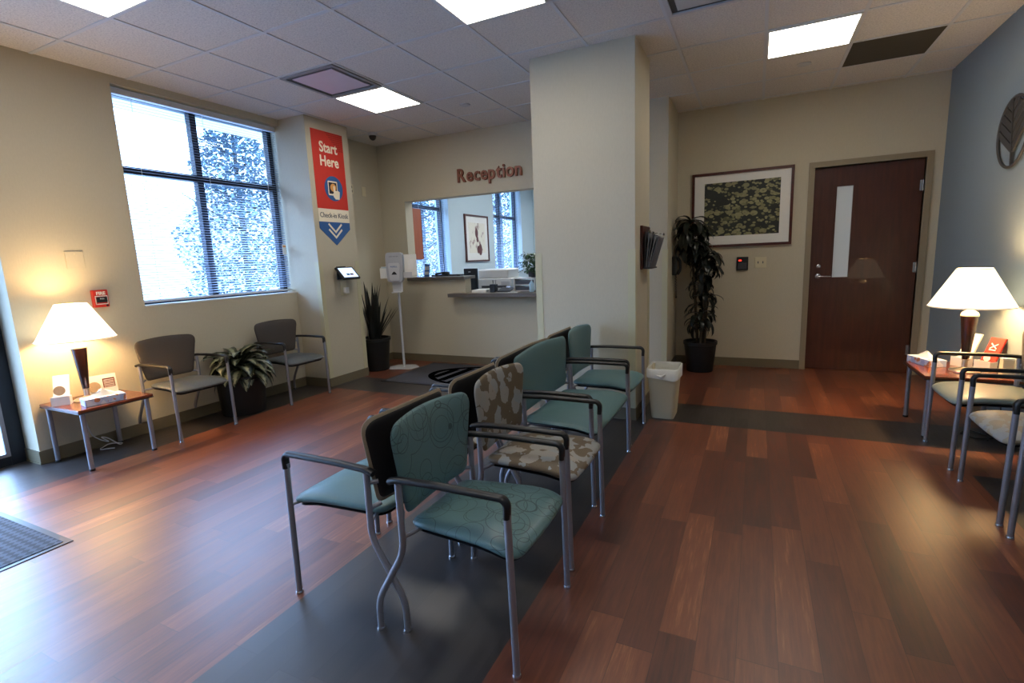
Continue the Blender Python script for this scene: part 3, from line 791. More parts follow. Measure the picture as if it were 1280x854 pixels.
mk('stems', m, 'gleaf', t, 60)

t = thing('snake_plant', 'tall spiky snake plant in a black pot beside the kiosk pier', 'potted plant', (-1.985, 2.38, 0))
pot(t, .15, .19, .42)
m = MB()
for k in range(34):
    a = random.uniform(0, 2*PI); r = random.uniform(0, .08); L = random.uniform(.3, .76)
    m.leaf((r*math.cos(a), r*math.sin(a), .40), a, random.uniform(1.28, 1.54), L, random.uniform(.07, .095), random.uniform(-.12, .2), 8, lambda u: (1-u**2.2)*.95+.02, .35, random.uniform(-.8, .8))
for k in range(4):
    m.leaf((.05, -.02+.02*k, .40), -.3+.25*k, 1.0, .5, .05, .1, 8, lambda u: (1-u**2)*.9+.02, .35)
m.v = [(max(x, -.24), y, z) for x, y, z in m.v]
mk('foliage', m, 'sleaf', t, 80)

t = thing('dracaena_plant', 'tall dark corn plant with three canes in a black pot at the back wall corner', 'potted plant', (1.885, 3.38, 0))
pot(t, .14, .172, .345)
# cane positions (dx, dz_top)
canes = [((-.03, .0), (-.13, .02), 1.58), ((.03, .02), (.02, -.01), 1.28), ((.0, -.03), (.05, .03), .78), ((.045, 0), (.07, 0), 1.0)]
mcan = MB(); mf = MB()
def rosette(px, py, pz, n, L, w):
    for k in range(n):
        az = 2*PI*k/n*1.618+random.uniform(-.3, .3); el = random.uniform(-.1, 1.2)
        mf.leaf((px, py, pz+random.uniform(-.09, .06)), az, el, L*random.uniform(.75, 1.1), w, random.uniform(1.8, 3.0), 8, lambda u: .35+.65*math.sin(PI*min(1, u*.85+.12)) if u < .98 else .05, .3)
for (b0, b1), (t0, t1), h in canes:
    mcan.tube([(b0, b1, .31), (b0*.6+t0*.4, b1, .31+(h-.31)*.5), (t0, t1, h)], [.016, .014, .011], 10)
for px, py, pz, n, L, w in ((-.13, .02, 1.62, 38, .30, .065), (-.12, .02, 1.48, 34, .27, .065), (-.06, .02, 1.38, 20, .24, .06), (.04, 0, 1.27, 34, .27, .058), (.05, 0, 1.15, 24, .25, .055), (.0, 0, .98, 18, .22, .05), (.05, .03, .86, 18, .24, .05), (.02, 0, .66, 24, .26, .05), (-.02, 0, .56, 18, .22, .05)):
    rosette(px, py, pz, n, L, w)
mf.v = [(max(x, -.30), min(y, .33), z) for x, y, z in mf.v]
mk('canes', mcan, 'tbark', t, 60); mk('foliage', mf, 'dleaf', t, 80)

# ================================================================= TRASH BIN
t = thing('trash_bin', 'beige plastic waste bin with white liner beside the big column', 'trash bin', (1.775, 1.60, 0))
n = 24
def loft(secs, mb, cap0=True):
    N = len(secs[0][0]); vs = []
    for pts, z in secs: vs += [(a, b2, z) for a, b2 in pts]
    fs = [(k*N+i, k*N+(i+1) % N, (k+1)*N+(i+1) % N, (k+1)*N+i) for k in range(len(secs)-1) for i in range(N)]
    if cap0: fs.append(tuple(range(N-1, -1, -1)))
    return mb.add(vs, fs)
def rr(a, b2, r): return rrect(-a, a, -b2, b2, r, 5)
mk('bin_body', loft([(rr(.088, .115, .03), 0), (rr(.09, .118, .03), .01), (rr(.118, .150, .035), .385), (rr(.124, .156, .035), .388), (rr(.124, .156, .035), .41), (rr(.114, .146, .03), .41), (rr(.086, .112, .03), .02)], MB()), 'bin', t, 40)
mb = loft([(rr(.088, .114, .03), .12), (rr(.113, .144, .03), .405), (rr(.120, .152, .035), .424), (rr(.129, .160, .035), .417), (rr(.128, .159, .035), .335)], MB(), True)
mb.v = [(x+.003*math.sin(40*y), y+.003*math.sin(37*x), z+(.014*math.sin(23*x+17*y) if z < .34 and z > .2 else .003*math.sin(30*(x+y)))) for x, y, z in mb.v]
mk('bin_liner', mb, 'liner', t, 70)
m = MB().tube([(.03, -.163, .385), (.0, -.168, .36), (-.04, -.165, .375)], [.004, .016, .004], 8); mk('liner_knot', m, 'liner', t, 70)

# ================================================================= MATS
t = thing('entry_mat', 'dark ribbed rubber mat on the floor at the left edge by the entrance', 'floor mat', (-1.55, -2.05, 0))
mk('mat_surface', MB().box(-.82, .82, -.56, .56, 0, .007), 'rubber', t); mk('mat_border', MB().box(-.85, .85, -.59, .59, 0, .004), 'black', t)
t = thing('logo_mat', 'charcoal mat with a large black oval emblem in front of reception', 'floor mat', (-.30, 2.40, 0))
mk('mat_surface', MB().box(-1.15, 1.0, -.52, .50, 0, .006), 'rubber2', t); mk('mat_border', MB().box(-1.18, 1.03, -.55, .53, 0, .004), 'black', t)
m = MB()
ring = []
N = 64
vs = []; 
for i in range(N):
    a = 2*PI*i/N
    for q in (1, .9): vs += [(.85*q*math.cos(a), .49*q*math.sin(a), .006), (.85*q*math.cos(a), .49*q*math.sin(a), .0085)]
fs = []
for i in range(N):
    j = (i+1) % N; fs += [(i*4+1, j*4+1, j*4+3, i*4+3), (i*4, j*4, j*4+1, i*4+1), (i*4+2, i*4+3, j*4+3, j*4+2)]
m.add(vs, fs)
for k in range(-4, 5):
    xx = k*.165; hh = .42*math.sqrt(max(0, 1-(xx/.78)**2))
    m.add([(xx-.07, -hh, .0065), (xx+.03, -hh, .0065), (xx+.07, hh, .0065), (xx-.03, hh, .0065), (xx-.07, -hh, .0085), (xx+.03, -hh, .0085), (xx+.07, hh, .0085), (xx-.03, hh, .0085)],
          [(0,3,2,1),(4,5,6,7),(0,1,5,4),(1,2,6,5),(2,3,7,6),(3,0,4,7)])
m.v = [(x+.02, y, z) for x, y, z in m.v]
mk('oval_emblem', m, 'emblem', t)

# ================================================================= RECEPTION SIGN, COUNTER
t = thing('reception_sign', 'copper-coloured letters reading Reception above the reception window', 'sign', (-.98, D1, 2.325))
# nine separate letters laid out by advancing
def letters(body, size, mat, parent, width, ext=.012, bold=.004):
    objs = []; x = 0
    for ch in body:
        o = text('letter', ch, size, mat, parent, Matrix(), ext, bold)
        xs = [v.co.x for v in o.data.vertices]; w0, w1 = min(xs), max(xs)
        objs.append((o, x-w0)); x += (w1-w0)+size*.07
    s = width/(x-size*.07)
    for o, dx in objs:
        o.data.transform(Matrix.Translation((dx, 0, 0))); o.data.transform(Matrix.Diagonal((s, 1, 1, 1)))
        o.data.transform(basis((0, -ext, 0), (1,0,0), (0,0,1), (0,-1,0)))
letters('Reception', .225, 'copper', t, .885, bold=.005)

t = thing('upper_countertop', 'grey-brown laminate transaction ledge, the higher one behind the sanitizer stand', 'countertop', (-1.40, D1, 1.118))
mk('ledge', MB().box(-.443, .455, -.06, .24, 0, .038, .006), 'counter', t)
t = thing('lower_countertop', 'grey-brown laminate counter, the lower one on the right of the reception window', 'countertop', (-.36, D1, .895))
mk('ledge', MB().box(-.78, .775, -.16, -.001, 0, .045).box(-.600, .775, -.001, .42, 0, .045), 'counter', t)
t = thing('office_desk', 'office work surface behind the reception wall', 'desk', (-.7, 3.95, 0))
mk('desk_top', MB().box(-1.4, 1.1, -.49, .35, .86, .90), 'counter', t); mk('cabinet', MB().box(-1.35, 1.05, -.30, .33, 0, .86), 'lgrey', t)

# objects on the counters
t = thing('desk_phone', 'black desk phone on the upper ledge of the reception window', 'phone', (-1.38, 3.20, 1.156))
m = MB().box(-.20, .26, -.05, .07, 0, .022, .01); mk('phone_base', m, 'black', t)
mk('handset', MB().tube([(-.16, 0, .03), (-.1, 0, .042), (.0, 0, .045), (.06, 0, .04)], .014, 10, .03).box(-.04, .05, -.03, .04, .02, .06, .01), 'black', t, 50)
mk('keypad', MB().box(.08, .22, -.052, -.049, .004, .018), 'dgrey', t)
t = thing('leaflet_stand', 'small navy leaflet stand on the upper ledge beside the sanitizer stand', 'leaflet stand', (-1.66, 3.16, 1.156))
m = MB().box(-.04, .045, -.002, .004, 0, .17); m.v = [(x, y+z*.15, z) for x, y, z in m.v]; mk('panel', m, 'bblue', t)
m = MB().box(-.03, .035, -.004, -.002, .03, .07).box(-.03, .0, -.004, -.002, .09, .14).box(.01, .035, -.004, -.002, .09, .14); m.v = [(x, y+z*.15, z) for x, y, z in m.v]; mk('print_blocks', m, 'lgrey', t)
t = thing('computer_monitor', 'black computer monitor seen from behind, at the step between the two ledges', 'monitor', (-1.075, 3.36, .90), math.radians(-12))
mk('screen_back', MB().box(-.11, .12, -.02, .02, .05, .345, .008), 'black', t); mk('stand', MB().box(-.03, .03, .02, .04, 0, .15).box(-.09, .09, -.04, .13, 0, .012, .004), 'black', t)
mk('maker_plate', MB().box(-.02, .02, -.0215, -.02, .295, .305), 'lgrey', t)
t = thing('pen_cup', 'black pen cup with pens on the lower counter', 'pen cup', (-.60, 3.12, .94))
mk('cup', MB().box(-.04, .04, -.04, .04, 0, .10, .005), 'black', t)
for q in ((-.02, .01, .03), (.0, -.01, -.02), (.02, .012, .015)): mk('pen', MB().tube([(q[0], q[1], .09), (q[0]+q[2]*.6, q[1], .155)], .003, 6), 'dgrey', t)
t = thing('paper_stack', 'stack of white papers between monitor and pen cup on the lower counter', 'papers', (-.78, 3.14, .94), .15)
mk('sheets', MB().box(-.12, .08, -.08, .08, 0, .03), 'paper', t); mk('top_sheet', MB().box(-.10, .10, -.07, .09, .03, .034), 'white', t)
t = thing('clipboard', 'black clipboard lying on the lower counter right of the pen cup', 'clipboard', (-.47, 3.22, .94), .1)
m = MB().box(-.09, .09, -.10, .10, 0, .012); m.v = [(x, y, z+(y+.1)*.2) for x, y, z in m.v]; mk('board', m, 'black', t); mk('clip', MB().box(-.03, .03, .07, .09, .045, .06), 'chrome', t)
t = thing('printer', 'large white office printer behind the reception counter', 'printer', (-.88, 3.86, .90))
mk('body', MB().box(-.27, .27, -.2, .2, 0, .19, .02), 'white', t)
m = MB().box(-.27, .22, -.18, .19, .19, .32, .03); mk('scanner_lid', m, 'white', t, 40); mk('paper_slot', MB().box(-.2, .2, -.203, -.2, .06, .09), 'dgrey', t); mk('control_panel', MB().box(.12, .25, -.215, -.195, .10, .15), 'lgrey', t)
t = thing('letter_tray', 'white stacked letter trays with dark interior under the small office plant', 'letter tray', (-.22, 3.36, .94))
mk('tray_shell', MB().box(-.15, .14, -.12, .12, 0, .006).box(-.15, .14, -.12, .12, .075, .082).box(-.15, .14, -.12, .12, .155, .165).box(-.15, -.14, -.12, .12, 0, .165).box(.13, .14, -.12, .12, 0, .165), 'white', t)
mk('tray_contents', MB().box(-.135, .125, -.10, .11, .01, .05).box(-.135, .125, -.10, .11, .085, .13), 'dgrey', t)
t = thing('small_office_plant', 'small leafy green plant on the letter trays at the right of the reception window', 'potted plant', (-.16, 3.36, 1.105))
mk('pot', MB().lathe([(.045, 0), (.06, .08), (.055, .08)], 20), 'dgrey', t, 40)
m = MB()
for k in range(240):
    az = random.uniform(0, 2*PI); el = random.uniform(-.6, 1.4); r = random.uniform(.02, .16); zz = .06+random.uniform(0, .25)
    m.leaf((r*math.cos(az), r*math.sin(az)*.8, zz), az+random.uniform(-.6, .6), el, .055, .032, random.uniform(.5, 1.8), 4)
mk('foliage', m, 'gleaf', t, 80)
t = thing('sanitizer_bottle', 'clear pump bottle at the right end of the lower counter', 'bottle', (-.06, 3.10, .94))
mk('bottle_body', MB().lathe([(.028, 0), (.03, .01), (.03, .10), (.012, .125), (.012, .135)], 20), 'glassblue', t, 40)
mk('pump', MB().tube([(0, 0, .13), (0, 0, .175), (-.035, 0, .178)], .006, 8, .01), 'white', t, 40)
t = thing('letter_tray_label_card', 'white notice card lying at the right of the lower counter', 'card', (-.28, 3.04, .94))
mk('card', MB().box(-.06, .07, -.05, .05, 0, .004), 'paper', t); mk('printed_lines', MB().box(-.045, .05, -.03, -.02, .004, .005).box(-.045, .05, 0, .01, .004, .005), 'textgrey', t)
t['label'] = 'white notice card lying flat near the pump bottle on the lower counter'; t.name = 'notice_card'

# office print & wood panel
t = thing('framed_print', 'framed abstract print with white mat on the pale blue office wall', 'picture', (XL, 5.63, 1.75))
fw = .03
mk('picture_frame', MB().box(0, .03, -.43, .43, -.42, -.42+fw).box(0, .03, -.43, .43, .42-fw, .42).box(0, .03, -.43, -.43+fw, -.42+fw, .42-fw).box(0, .03, .43-fw, .43, -.42+fw, .42-fw), 'pframe', t)
mk('mat_board', MB().box(.002, .014, -.40, .40, -.39, .39), 'paper', t); mk('artwork', MB().box(.014, .016, -.30, .30, -.26, .28), 'blot', t)
m = MB()
for a, b2, r in ((-.02, .10, .075), (0, -.01, .05), (.1, -.2, .09), (.02, -.2, .06)):
    q = MB().lathe([(r, 0), (r, .002)], 14); q.xf(Matrix.Translation((.016, a, b2)) @ Matrix.Rotation(PI/2, 4, 'Y') @ Matrix.Diagonal((1.2, .7, 1, 1))); m.add(q.v, q.f)
mk('painted_blots', m, 'maroon', t)
t = thing('wooden_wall_panel', 'narrow orange-brown wooden panel at the left edge of the reception window', 'wall panel', (XL+.06, 3.72, 1.40))
mk('board', MB().box(-.02, .02, -.12, .10, 0, .75), 'orangewood', t); mk('board_edge', MB().box(-.022, .022, -.13, -.12, 0, .75).box(-.022, .022, .10, .11, 0, .75), 'pframe', t)
t = thing('office_fill_panel', 'unseen lit ceiling panel brightening the reception office', 'ceiling light', (-.6, 5.6, H))
mk('diffuser', MB().box(-.28, .28, -.28, .28, -.008, 0), 'fill_office', t); mk('frame', MB().box(-.30, .30, -.30, -.28, -.01, 0).box(-.30, .30, .28, .30, -.01, 0), 'white', t)
for q_, l_ in ((( -.6, 4.0, H), 'added unseen ceiling panel brightening the reception office nearest the reception window'), ((-.6, 7.2, H), 'added unseen ceiling panel brightening the far end of the reception office')):  # two more unseen panels added to brighten the office
    c_ = copy_tree(t); c_.location = q_; c_['label'] = l_

# ================================================================= BANNER + KIOSK
t = thing('check_in_sign', 'red, white and blue arrow banner reading Start Here and Check-in Kiosk', 'sign', (XK, 1.752, 0))
x0, x1 = .001, .005; ya, yb = -.228, .228
mk('red_panel', MB().box(x0, x1, ya, yb, 1.98, 2.805), 'bred', t)
mk('white_panel', MB().box(x0, x1, ya, yb, 1.838, 1.98), 'textcream', t)
mk('blue_arrow', MB().prism([(ya, 1.838), (ya, 1.765), (0, 1.582), (yb, 1.765), (yb, 1.838)], x0, x1, 'x'), 'bblue', t)
text('banner_text', 'Start', .155, 'textcream', t, on_left(0, 2.585, .006), .001, .0035, 'CENTER', .86)
text('banner_text', 'Here', .155, 'textcream', t, on_left(0, 2.44, .006), .001, .0035, 'CENTER', .86)
text('banner_text', 'Check-in Kiosk', .077, 'textgrey', t, on_left(0, 1.885, .006), .001, .0003, 'CENTER', .88)
m = MB()
for k in range(9):   # dark dot triangle at the top
    for j in range(12-k):
        yy = .215-j*.021; zz = 2.795-k*.021
        m.box(.005, .0055, yy-.006, yy+.006, zz-.006, zz+.006)
mk('dot_pattern', m, 'darkred', t)
def disc(r, c, x, th=.0015, n=40, sy=1):
    q = MB().lathe([(r, 0), (r, th)], n); q.xf(Matrix.Translation((x, c[0], c[1])) @ Matrix.Rotation(PI/2, 4, 'Y') @ Matrix.Diagonal((1, sy, 1, 1))); return q
dc = (.03, 2.205)
ic = mk('touch_icon', disc(.135, dc, .005), 'bblue', t)
a, z = dc
mk('icon_screen_border', MB().prism(rpoly([(a-.085, z-.075), (a+.055, z-.075), (a+.055, z+.08), (a-.085, z+.08)], .012, 3), .0065, .0075, 'x'), 'textcream', ic)
mk('icon_screen', MB().box(.0075, .0082, a-.073, a+.043, z-.058, z+.065), 'navy', ic)
mk('icon_disc', disc(.043, (a-.01, z+.01), .0082, .0008), 'orange', ic)
mk('icon_finger', MB().prism(rpoly([(a-.022, z-.05), (a-.018, z-.085), (a+.01, z-.115), (a+.07, z-.115), (a+.082, z-.03), (a+.06, z-.02), (a+.036, z-.022), (a+.014, z-.02), (a+.012, z+.03), (a-.008, z+.03), (a-.010, z-.055)], .006, 2), .009, .0097, 'x'), 'textcream', ic)
def chev(z):
    w = .022
    return [(-.105, z+.095), (-.09, z+.11), (0, z+.028), (.09, z+.11), (.105, z+.095), (0, z)]
mk('arrow_chevron', MB().prism(chev(1.715), .005, .0065, 'x'), 'textcream', t)
mk('arrow_chevron', MB().prism(chev(1.655), .005, .0065, 'x'), 'textcream', t)

t = thing('check_in_tablet', 'black wall-mounted check-in tablet with lit screen below the banner', 'tablet', (XK, 1.775, 1.255))
mk('wall_bracket', MB().box(0, .012, -.07, .07, -.06, .09, .004).tube([(.01, 0, .02), (.07, 0, .02)], .02, 14), 'black', t)
rot = Matrix.Translation((.10, 0, .01)) @ Matrix.Rotation(math.radians(48), 4, 'Y')
q = MB().box(-.09, .09, -.135, .135, -.012, .012, .01); q.xf(rot); mk('tablet_case', q, 'black', t, 30)
q = MB().box(-.07, .07, -.11, .11, .012, .0135); q.xf(rot); sc = mk('screen', q, 'screen', t)
q = MB().box(.015, .04, -.045, .0, .0136, .0142); q.xf(rot); mk('screen_button', q, 'bblue', sc)
q = MB().box(.015, .04, .01, .06, .0136, .0142); q.xf(rot); mk('screen_button', q, 'maroon', sc)
t = thing('power_adapter', 'small white power adapter on the pier below the check-in tablet', 'power adapter', (XK, 1.80, 1.075))
mk('outlet_plate', MB().box(0, .006, -.06, .04, -.06, .11, .004), 'cream', t); mk('adapter', MB().box(.006, .045, -.02, .035, -.04, .03, .006), 'white', t)

# ================================================================= SANITIZER STAND
t = thing('sanitizer_stand', 'grey hand sanitizer dispenser on a white pole stand with flat base', 'sanitizer stand', (-1.70, 2.58, 0), math.radians(22))
hexp = [(-.17, -.11), (.13, -.15), (.20, -.02), (.12, .13), (-.12, .15), (-.2, .03)]
mk('base_plate', MB().prism(hexp, 0, .008), 'lgrey', t)
mk('pole', MB().tube([(0, .0, .008), (0, 0, 1.12)], .016, 16), 'lgrey', t, 50)
def ext_outline(pts, y0, y1): return MB().prism(pts, y0, y1, 'y')
m = ext_outline(rpoly([(-.095, 1.12), (.095, 1.12), (.108, 1.40), (.098, 1.49), (-.098, 1.49), (-.108, 1.40)], [.05, .05, .05, .04, .04, .05]), -.11, -.01)
db = mk('dispenser_body', m, 'grey2', t, 40)
m = ext_outline(rpoly([(-.06, 1.14), (.06, 1.14), (.075, 1.36), (-.075, 1.36)], .03), -.13, -.11); mk('front_cover', m, 'lgrey', db, 40)
m = MB().prism([(-.035, 1.215), (.035, 1.215), (.02, 1.24), (0, 1.255), (-.02, 1.24)], -.1315, -.13, 'y'); mk('hand_symbol', m, 'black', db)
text('dispenser_text', 'PURELL', .026, 'bblue', db, basis((0, -.1305, 1.305), (1,0,0), (0,0,1), (0,-1,0)), .0006, .0004, 'CENTER')
text('dispenser_text', 'HAND SANITIZER', .015, 'textgrey', db, basis((0, -.1105, 1.435), (1,0,0), (0,0,1), (0,-1,0)), .0005, .0001, 'CENTER')
mk('drip_tray', ext_outline([(-.06, 1.14), (.06, 1.14), (.052, .99), (-.052, .99)], -.06, .015).box(-.052, .052, -.13, -.05, .985, .997), 'lgrey', t)
m = MB().box(-.20, -.10, -.07, -.02, 1.17, 1.175).box(-.20, -.10, -.073, -.07, 1.17, 1.30).box(-.20, -.10, -.02, -.015, 1.17, 1.32); mk('side_holder', m, 'white', t)
mk('wipes_pack', MB().box(-.185, -.115, -.065, -.025, 1.18, 1.31, .008), 'glassblue', t)
m = MB().box(.10, .21, -.07, -.02, 1.17, 1.175).box(.10, .21, -.073, -.07, 1.17, 1.24).box(.10, .21, -.02, -.015, 1.17, 1.3); mk('side_holder', m, 'lgrey', t)
m = MB().box(.115, .27, -.06, -.03, 1.19, 1.46, .006); mk('mask_box', m, 'paper', t)
mk('box_opening', MB().prism(rpoly([(.16, 1.27), (.225, 1.28), (.235, 1.40), (.17, 1.39)], .02), -.064, -.06, 'y'), 'tissuepaper', t)

# ================================================================= WALL ITEMS
t = thing('fire_alarm_pull', 'red fire alarm pull station on the wall above the left lamp', 'fire alarm', (XL, -.455, 1.172))
mk('housing', MB().box(0, .04, -.052, .052, -.068, .068, .008), 'red', t)
mk('pull_bar', MB().box(.04, .052, -.036, .036, -.03, .012, .004), 'black', t)
mk('white_frame', MB().box(.040, .043, -.042, .042, .016, .022).box(.040, .043, -.042, .042, -.046, -.040).box(.040, .043, -.042, -.038, -.046, .022).box(.040, .043, .038, .042, -.046, .022), 'paper', t)
text('alarm_text', 'FIRE', .034, 'paper', t, on_left(0, .030, .041), .001, .0012, 'CENTER')
text('alarm_text', 'PULL', .014, 'paper', t, on_left(0, -.006, .0525), .0005, .0002, 'CENTER')
mk('key_lock', disc(.008, (.033, -.056), .04, .003, 14), 'black', t)
t = thing('blank_wall_plate', 'square blank wall plate painted like the cream wall above the left lamp', 'wall plate', (XL, -.565, 1.475))  # only a blank plate, not an outlet cover
mk('plate', MB().box(0, .006, -.06, .06, -.065, .065, .004), 'wall', t); mk('screw', disc(.004, (0, .045), .006, .001, 8), 'cream', t)
t = thing('wall_outlet', 'cream outlet plate high on the wall beside the reception corner', 'outlet', (XL, 2.47, 2.31))
mk('plate', MB().box(0, .006, -.04, .04, -.06, .06, .003), 'cream', t); mk('socket', MB().box(.006, .008, -.015, .015, .01, .04).box(.006, .008, -.015, .015, -.04, -.01), 'dgrey', t)
mk('blank_wall_plate', MB().box(0, .006, -.035, .035, -.06, .06, .003), 'cream', None, label='blank cream plate high on the wall, right of the outlet plate by the reception corner', cat='wall plate', loc=(XL, 2.70, 2.30))

# lily picture
px0, px1, pz0, pz1 = 1.735, 2.765, 1.385, 2.215
t = thing('framed_lily_picture', 'large framed picture of yellow-green lily pads on dark water, left of the cherry door', 'picture', ((px0+px1)/2, D2, (pz0+pz1)/2))
w, h = (px1-px0)/2, (pz1-pz0)/2; fw = .028
mk('picture_frame', MB().box(-w, w, -.03, 0, -h, -h+fw).box(-w, w, -.03, 0, h-fw, h).box(-w, -w+fw, -.03, 0, -h+fw, h-fw).box(w-fw, w, -.03, 0, -h+fw, h-fw), 'pframe', t)
mk('mat_board', MB().box(-w+fw, w-fw, -.012, -.002, -h+fw, h-fw), 'paper', t)
mk('artwork', MB().box(-w+.135, w-.125, -.014, -.012, -h+.125, h-.115), 'lily', t)
t = thing('card_reader', 'small black card reader with a red light under the lily picture', 'card reader', (2.288, D2, 1.19))
mk('housing', MB().box(-.06, .06, -.03, -.004, -.075, .075, .008), 'black', t); mk('mounting_plate', MB().box(-.055, .055, -.004, 0, -.07, .07), 'dgrey', t); mk('indicator_light', MB().box(-.038, -.010, -.032, -.03, .03, .042), 'led', t); mk('reader_face', MB().box(-.045, .045, -.032, -.03, -.06, .01), 'dgrey', t)
t = thing('light_switch', 'cream double light switch to the right of the black card reader', 'light switch', (2.472, D2, 1.198))
mk('plate', MB().box(-.06, .06, -.006, 0, -.06, .06, .004), 'cream', t)
for s in (-1, 1): mk('toggle', MB().box(s*.024-.005, s*.024+.005, -.018, -.006, -.012, .012), 'textgrey', t)

# wall phone
t = thing('wall_phone', 'black wall telephone with coiled cord beside the corn plant', 'phone', (1.57, 3.40, 1.20))
mk('phone_body', MB().box(0, .05, -.05, .05, -.11, .10, .01), 'black', t)
mk('handset', MB().tube([(.055, -.03, .09), (.085, -.03, .05), (.088, -.03, -.05), (.06, -.03, -.10)], .016, 12, .03), 'black', t, 50)
cp_ = []
for i in range(160):
    u = i/159; ang = u*2*PI*26; by = -.03+.05*math.sin(PI*u); bz = -.10-.27*math.sin(PI*u); cp_.append((.04+.008*math.cos(ang), by+.008*math.sin(ang), bz))
mk('coiled_cord', MB().tube(cp_, .0028, 5), 'black', t, 60)

# wall file rack
t = thing('wall_file_rack', 'wooden backboard with grey clipboards on the side of the big column', 'file rack', (CX1, 1.72, 1.39))
mk('backboard', MB().box(0, .02, -.15, .17, -.17, .18, .004), 'pframe', t)
for k, (o_, c_, sl) in enumerate(((.0, 'dgrey', .03), (.012, 'grey', .09), (.022, 'dgrey2', .15), (.032, 'grey', .22), (.042, 'dgrey2', .28))):
    m = MB().box(.026+o_, .034+o_, -.12, .13, -.155, .13-.012*k); m.v = [(x+(z+.155)*sl, y, z) for x, y, z in m.v]; mk('clipboard', m, c_, t)
    m = MB().box(.03+o_+.28*sl, .04+o_+.28*sl, -.03, .05, .115, .145-.012*k); mk('clip', m, 'chrome', t)
mk('rack_tray', MB().box(.02, .085, -.13, .14, -.168, -.157), 'dgrey', t)

# leaf wall art on blue wall
t = thing('leaf_wall_art', 'round pewter metal leaf sculpture hanging on the blue wall', 'wall art', (XR, 2.215, 2.075))
R_ = .235; m = MB()
pts = [(-.015, R_*1.0*math.cos(2*PI*i/48)*1.02, R_*math.sin(2*PI*i/48)) for i in range(49)]
m.tube(pts, .010, 8, cap=False, ry=.010); mk('rim', m, 'bell', t, 60)
sk = math.radians(-8)
def vv(a, b2): return (a*math.cos(sk)-b2*math.sin(sk), a*math.sin(sk)+b2*math.cos(sk))
m = MB(); q = [vv(-.008, -R_*.97), vv(.008, -R_*.97), vv(.006, R_*.97), vv(-.006, R_*.97)]; m.prism(q, -.024, -.008, 'x'); mk('spine', m, 'bell', t)
m = MB()
for k in range(6):
    zb = -.215+k*.072
    for s in (-1, 1):
        xs = [0.012, None]
        # bar from spine rising outward until rim
        pts2 = []
        for (zz0) in (zb, zb+.056):
            a1 = .012; u = 0
            while (a1+u)**2+(zz0+u*.80)**2 < (R_*.90 if (k+s) % 2 else R_*.97)**2: u += .004
            pts2.append((a1, zz0, a1+u, zz0+u*.80))
        A, B = pts2
        if A[2] > .02:
            poly = [(s*A[0], A[1]), (s*A[2], A[3]), (s*B[2], B[3]), (s*B[0], B[1])]
            m.prism([vv(*p_) for p_ in poly], -.020, -.010, 'x')
mk('leaf_veins', m, 'bell', t)

# ================================================================= OUTSIDE
struct('ground_outside', MB().box(-40, XL-.4, -30, 40, -.2, -.05), 'stone')
struct('canopy_outside', MB().box(-3.6, XL-T, -6, 9, 3.05, 3.2), 'white')
mk('canopy_post', MB().box(-.06, .06, -.06, .06, 0, 3.10), 'lgrey', None, label='pale canopy post standing outside the lobby window', cat='post', loc=(-3.52, .32, -.05))
def tree(x, y, h, label):
    t = thing('tree', label, 'tree', (x, y, -.05), 0, 'pale trees outside the windows')
    m = MB().tube([(0, 0, 0), (.05, 0, h*.4), (0, .05, h*.9)], [.09, .07, .02], 8)
    for k in range(9):
        a = k*2.4; zz = h*(.3+.06*k); L = h*.28*(1-.06*k); m.tube([(0, 0, zz), (L*math.cos(a), L*math.sin(a), zz+L*.5)], [.03, .008], 6)
    mk('trunk', m, 'treebark', t)
    m = MB()
    for k in range(12000):
        u = random.random()**1.3; zz = h*(.06+.94*u); rad = h*.34*(1-u)**.7*(1-.3*math.sin(9*u)**2)*math.sqrt(random.random())+.05; a = random.uniform(0, 2*PI)
        m.leaf((rad*math.cos(a), rad*math.sin(a), zz), random.uniform(0, 6.28), random.uniform(-.8, .8), .085, .055, .8, 1, lambda q: 1)
    mk('foliage', m, 'treeleaf', t)
tree(-8.6, 5.6, 5.6, 'pale leafy tree seen through the right half of the lobby window')
tree(-8.0, 12.0, 6.0, 'pale tree seen through the left office window')
tree(-7.5, 17.0, 6.5, 'pale tree seen through the right office window')
tree(-11.0, 2.2, 2.3, 'low pale tree seen through the lower left of the lobby window')

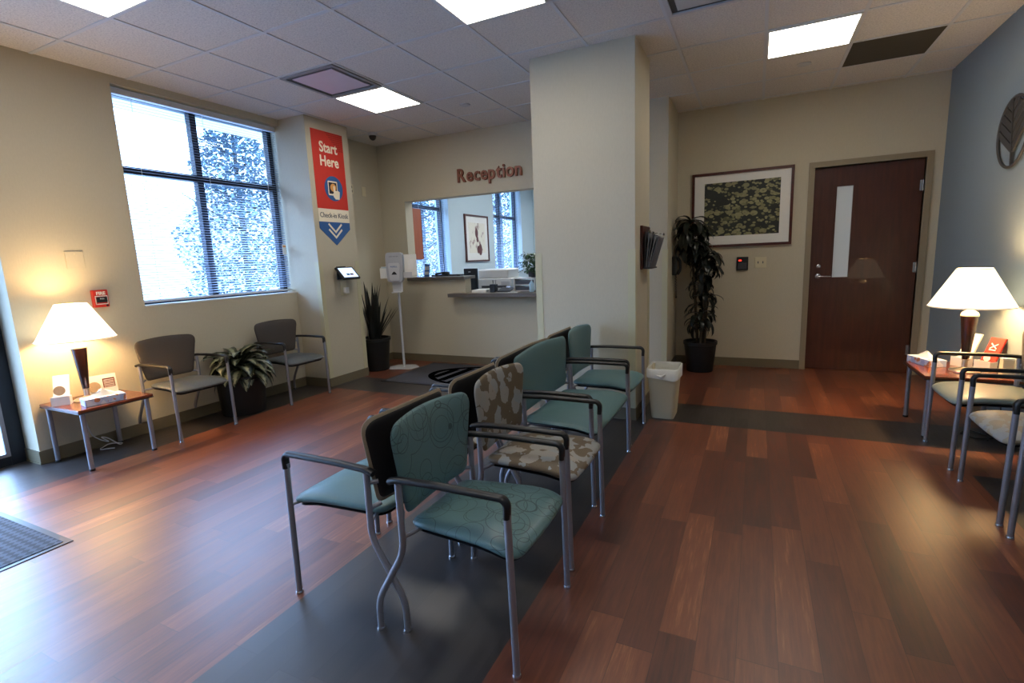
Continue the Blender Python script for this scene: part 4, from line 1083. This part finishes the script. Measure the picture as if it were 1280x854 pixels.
# ================================================================= LIGHT
w = bpy.data.worlds.new('sky'); bpy.context.scene.world = w; w.use_nodes = True
bg = w.node_tree.nodes['Background']; bg.inputs['Strength'].default_value = 26
tcn = w.node_tree.nodes.new('ShaderNodeTexCoord'); sp_ = w.node_tree.nodes.new('ShaderNodeSeparateXYZ'); rp = w.node_tree.nodes.new('ShaderNodeValToRGB')
w.node_tree.links.new(tcn.outputs['Generated'], sp_.inputs[0]); w.node_tree.links.new(sp_.outputs[2], rp.inputs[0]); w.node_tree.links.new(rp.outputs[0], bg.inputs['Color'])
rp.color_ramp.elements[0].color = (.42, .63, 1, 1); rp.color_ramp.elements[1].color = (.38, .60, 1, 1)
rb = w.node_tree.nodes.new('ShaderNodeValToRGB'); w.node_tree.links.new(sp_.outputs[2], rb.inputs[0])
e_ = rb.color_ramp.elements; e_[0].position = 0; e_[0].color = (.15, .15, .15, 1); e_[1].position = .6; e_[1].color = (1, 1, 1, 1)
for p_, v_ in ((.10, .17), (.22, .34), (.4, .7)):
    q_ = e_.new(p_); q_.color = (v_, v_, v_, 1)
mm = w.node_tree.nodes.new('ShaderNodeMath'); mm.operation = 'MULTIPLY'; mm.inputs[1].default_value = 26
w.node_tree.links.new(rb.outputs[0], mm.inputs[0]); w.node_tree.links.new(mm.outputs[0], bg.inputs['Strength'])
def portal(y0, y1, z0, z1, x):
    L = bpy.data.lights.new('window_portal', 'AREA'); L.shape = 'RECTANGLE'; L.size = y1-y0; L.size_y = z1-z0; L.cycles.is_portal = True
    o = bpy.data.objects.new('window_portal', L); C.objects.link(o)
    o.matrix_world = basis((x, (y0+y1)/2, (z0+z1)/2), (0,1,0), (0,0,1), (1,0,0)) @ Matrix.Rotation(PI, 4, 'Y')
for a in ((SY0, SY1, 0, 2.35, XL-T-.05), (-.13, YK, WZ0, WZ1, XL-T-.02), (3.25, 4.72, WZ0, WZ1, XL-T-.02), (6.34, 7.65, WZ0, WZ1, XL-T-.02)): portal(*a)

sc = bpy.context.scene
sc.view_settings.view_transform = 'Standard'; sc.view_settings.look = 'None'; sc.view_settings.exposure = .50; sc.view_settings.gamma = 1
sc.cycles.use_denoising = True
sc.cycles.max_bounces = 8; sc.cycles.diffuse_bounces = 5; sc.cycles.transparent_max_bounces = 12
sc.cycles.sample_clamp_indirect = 6
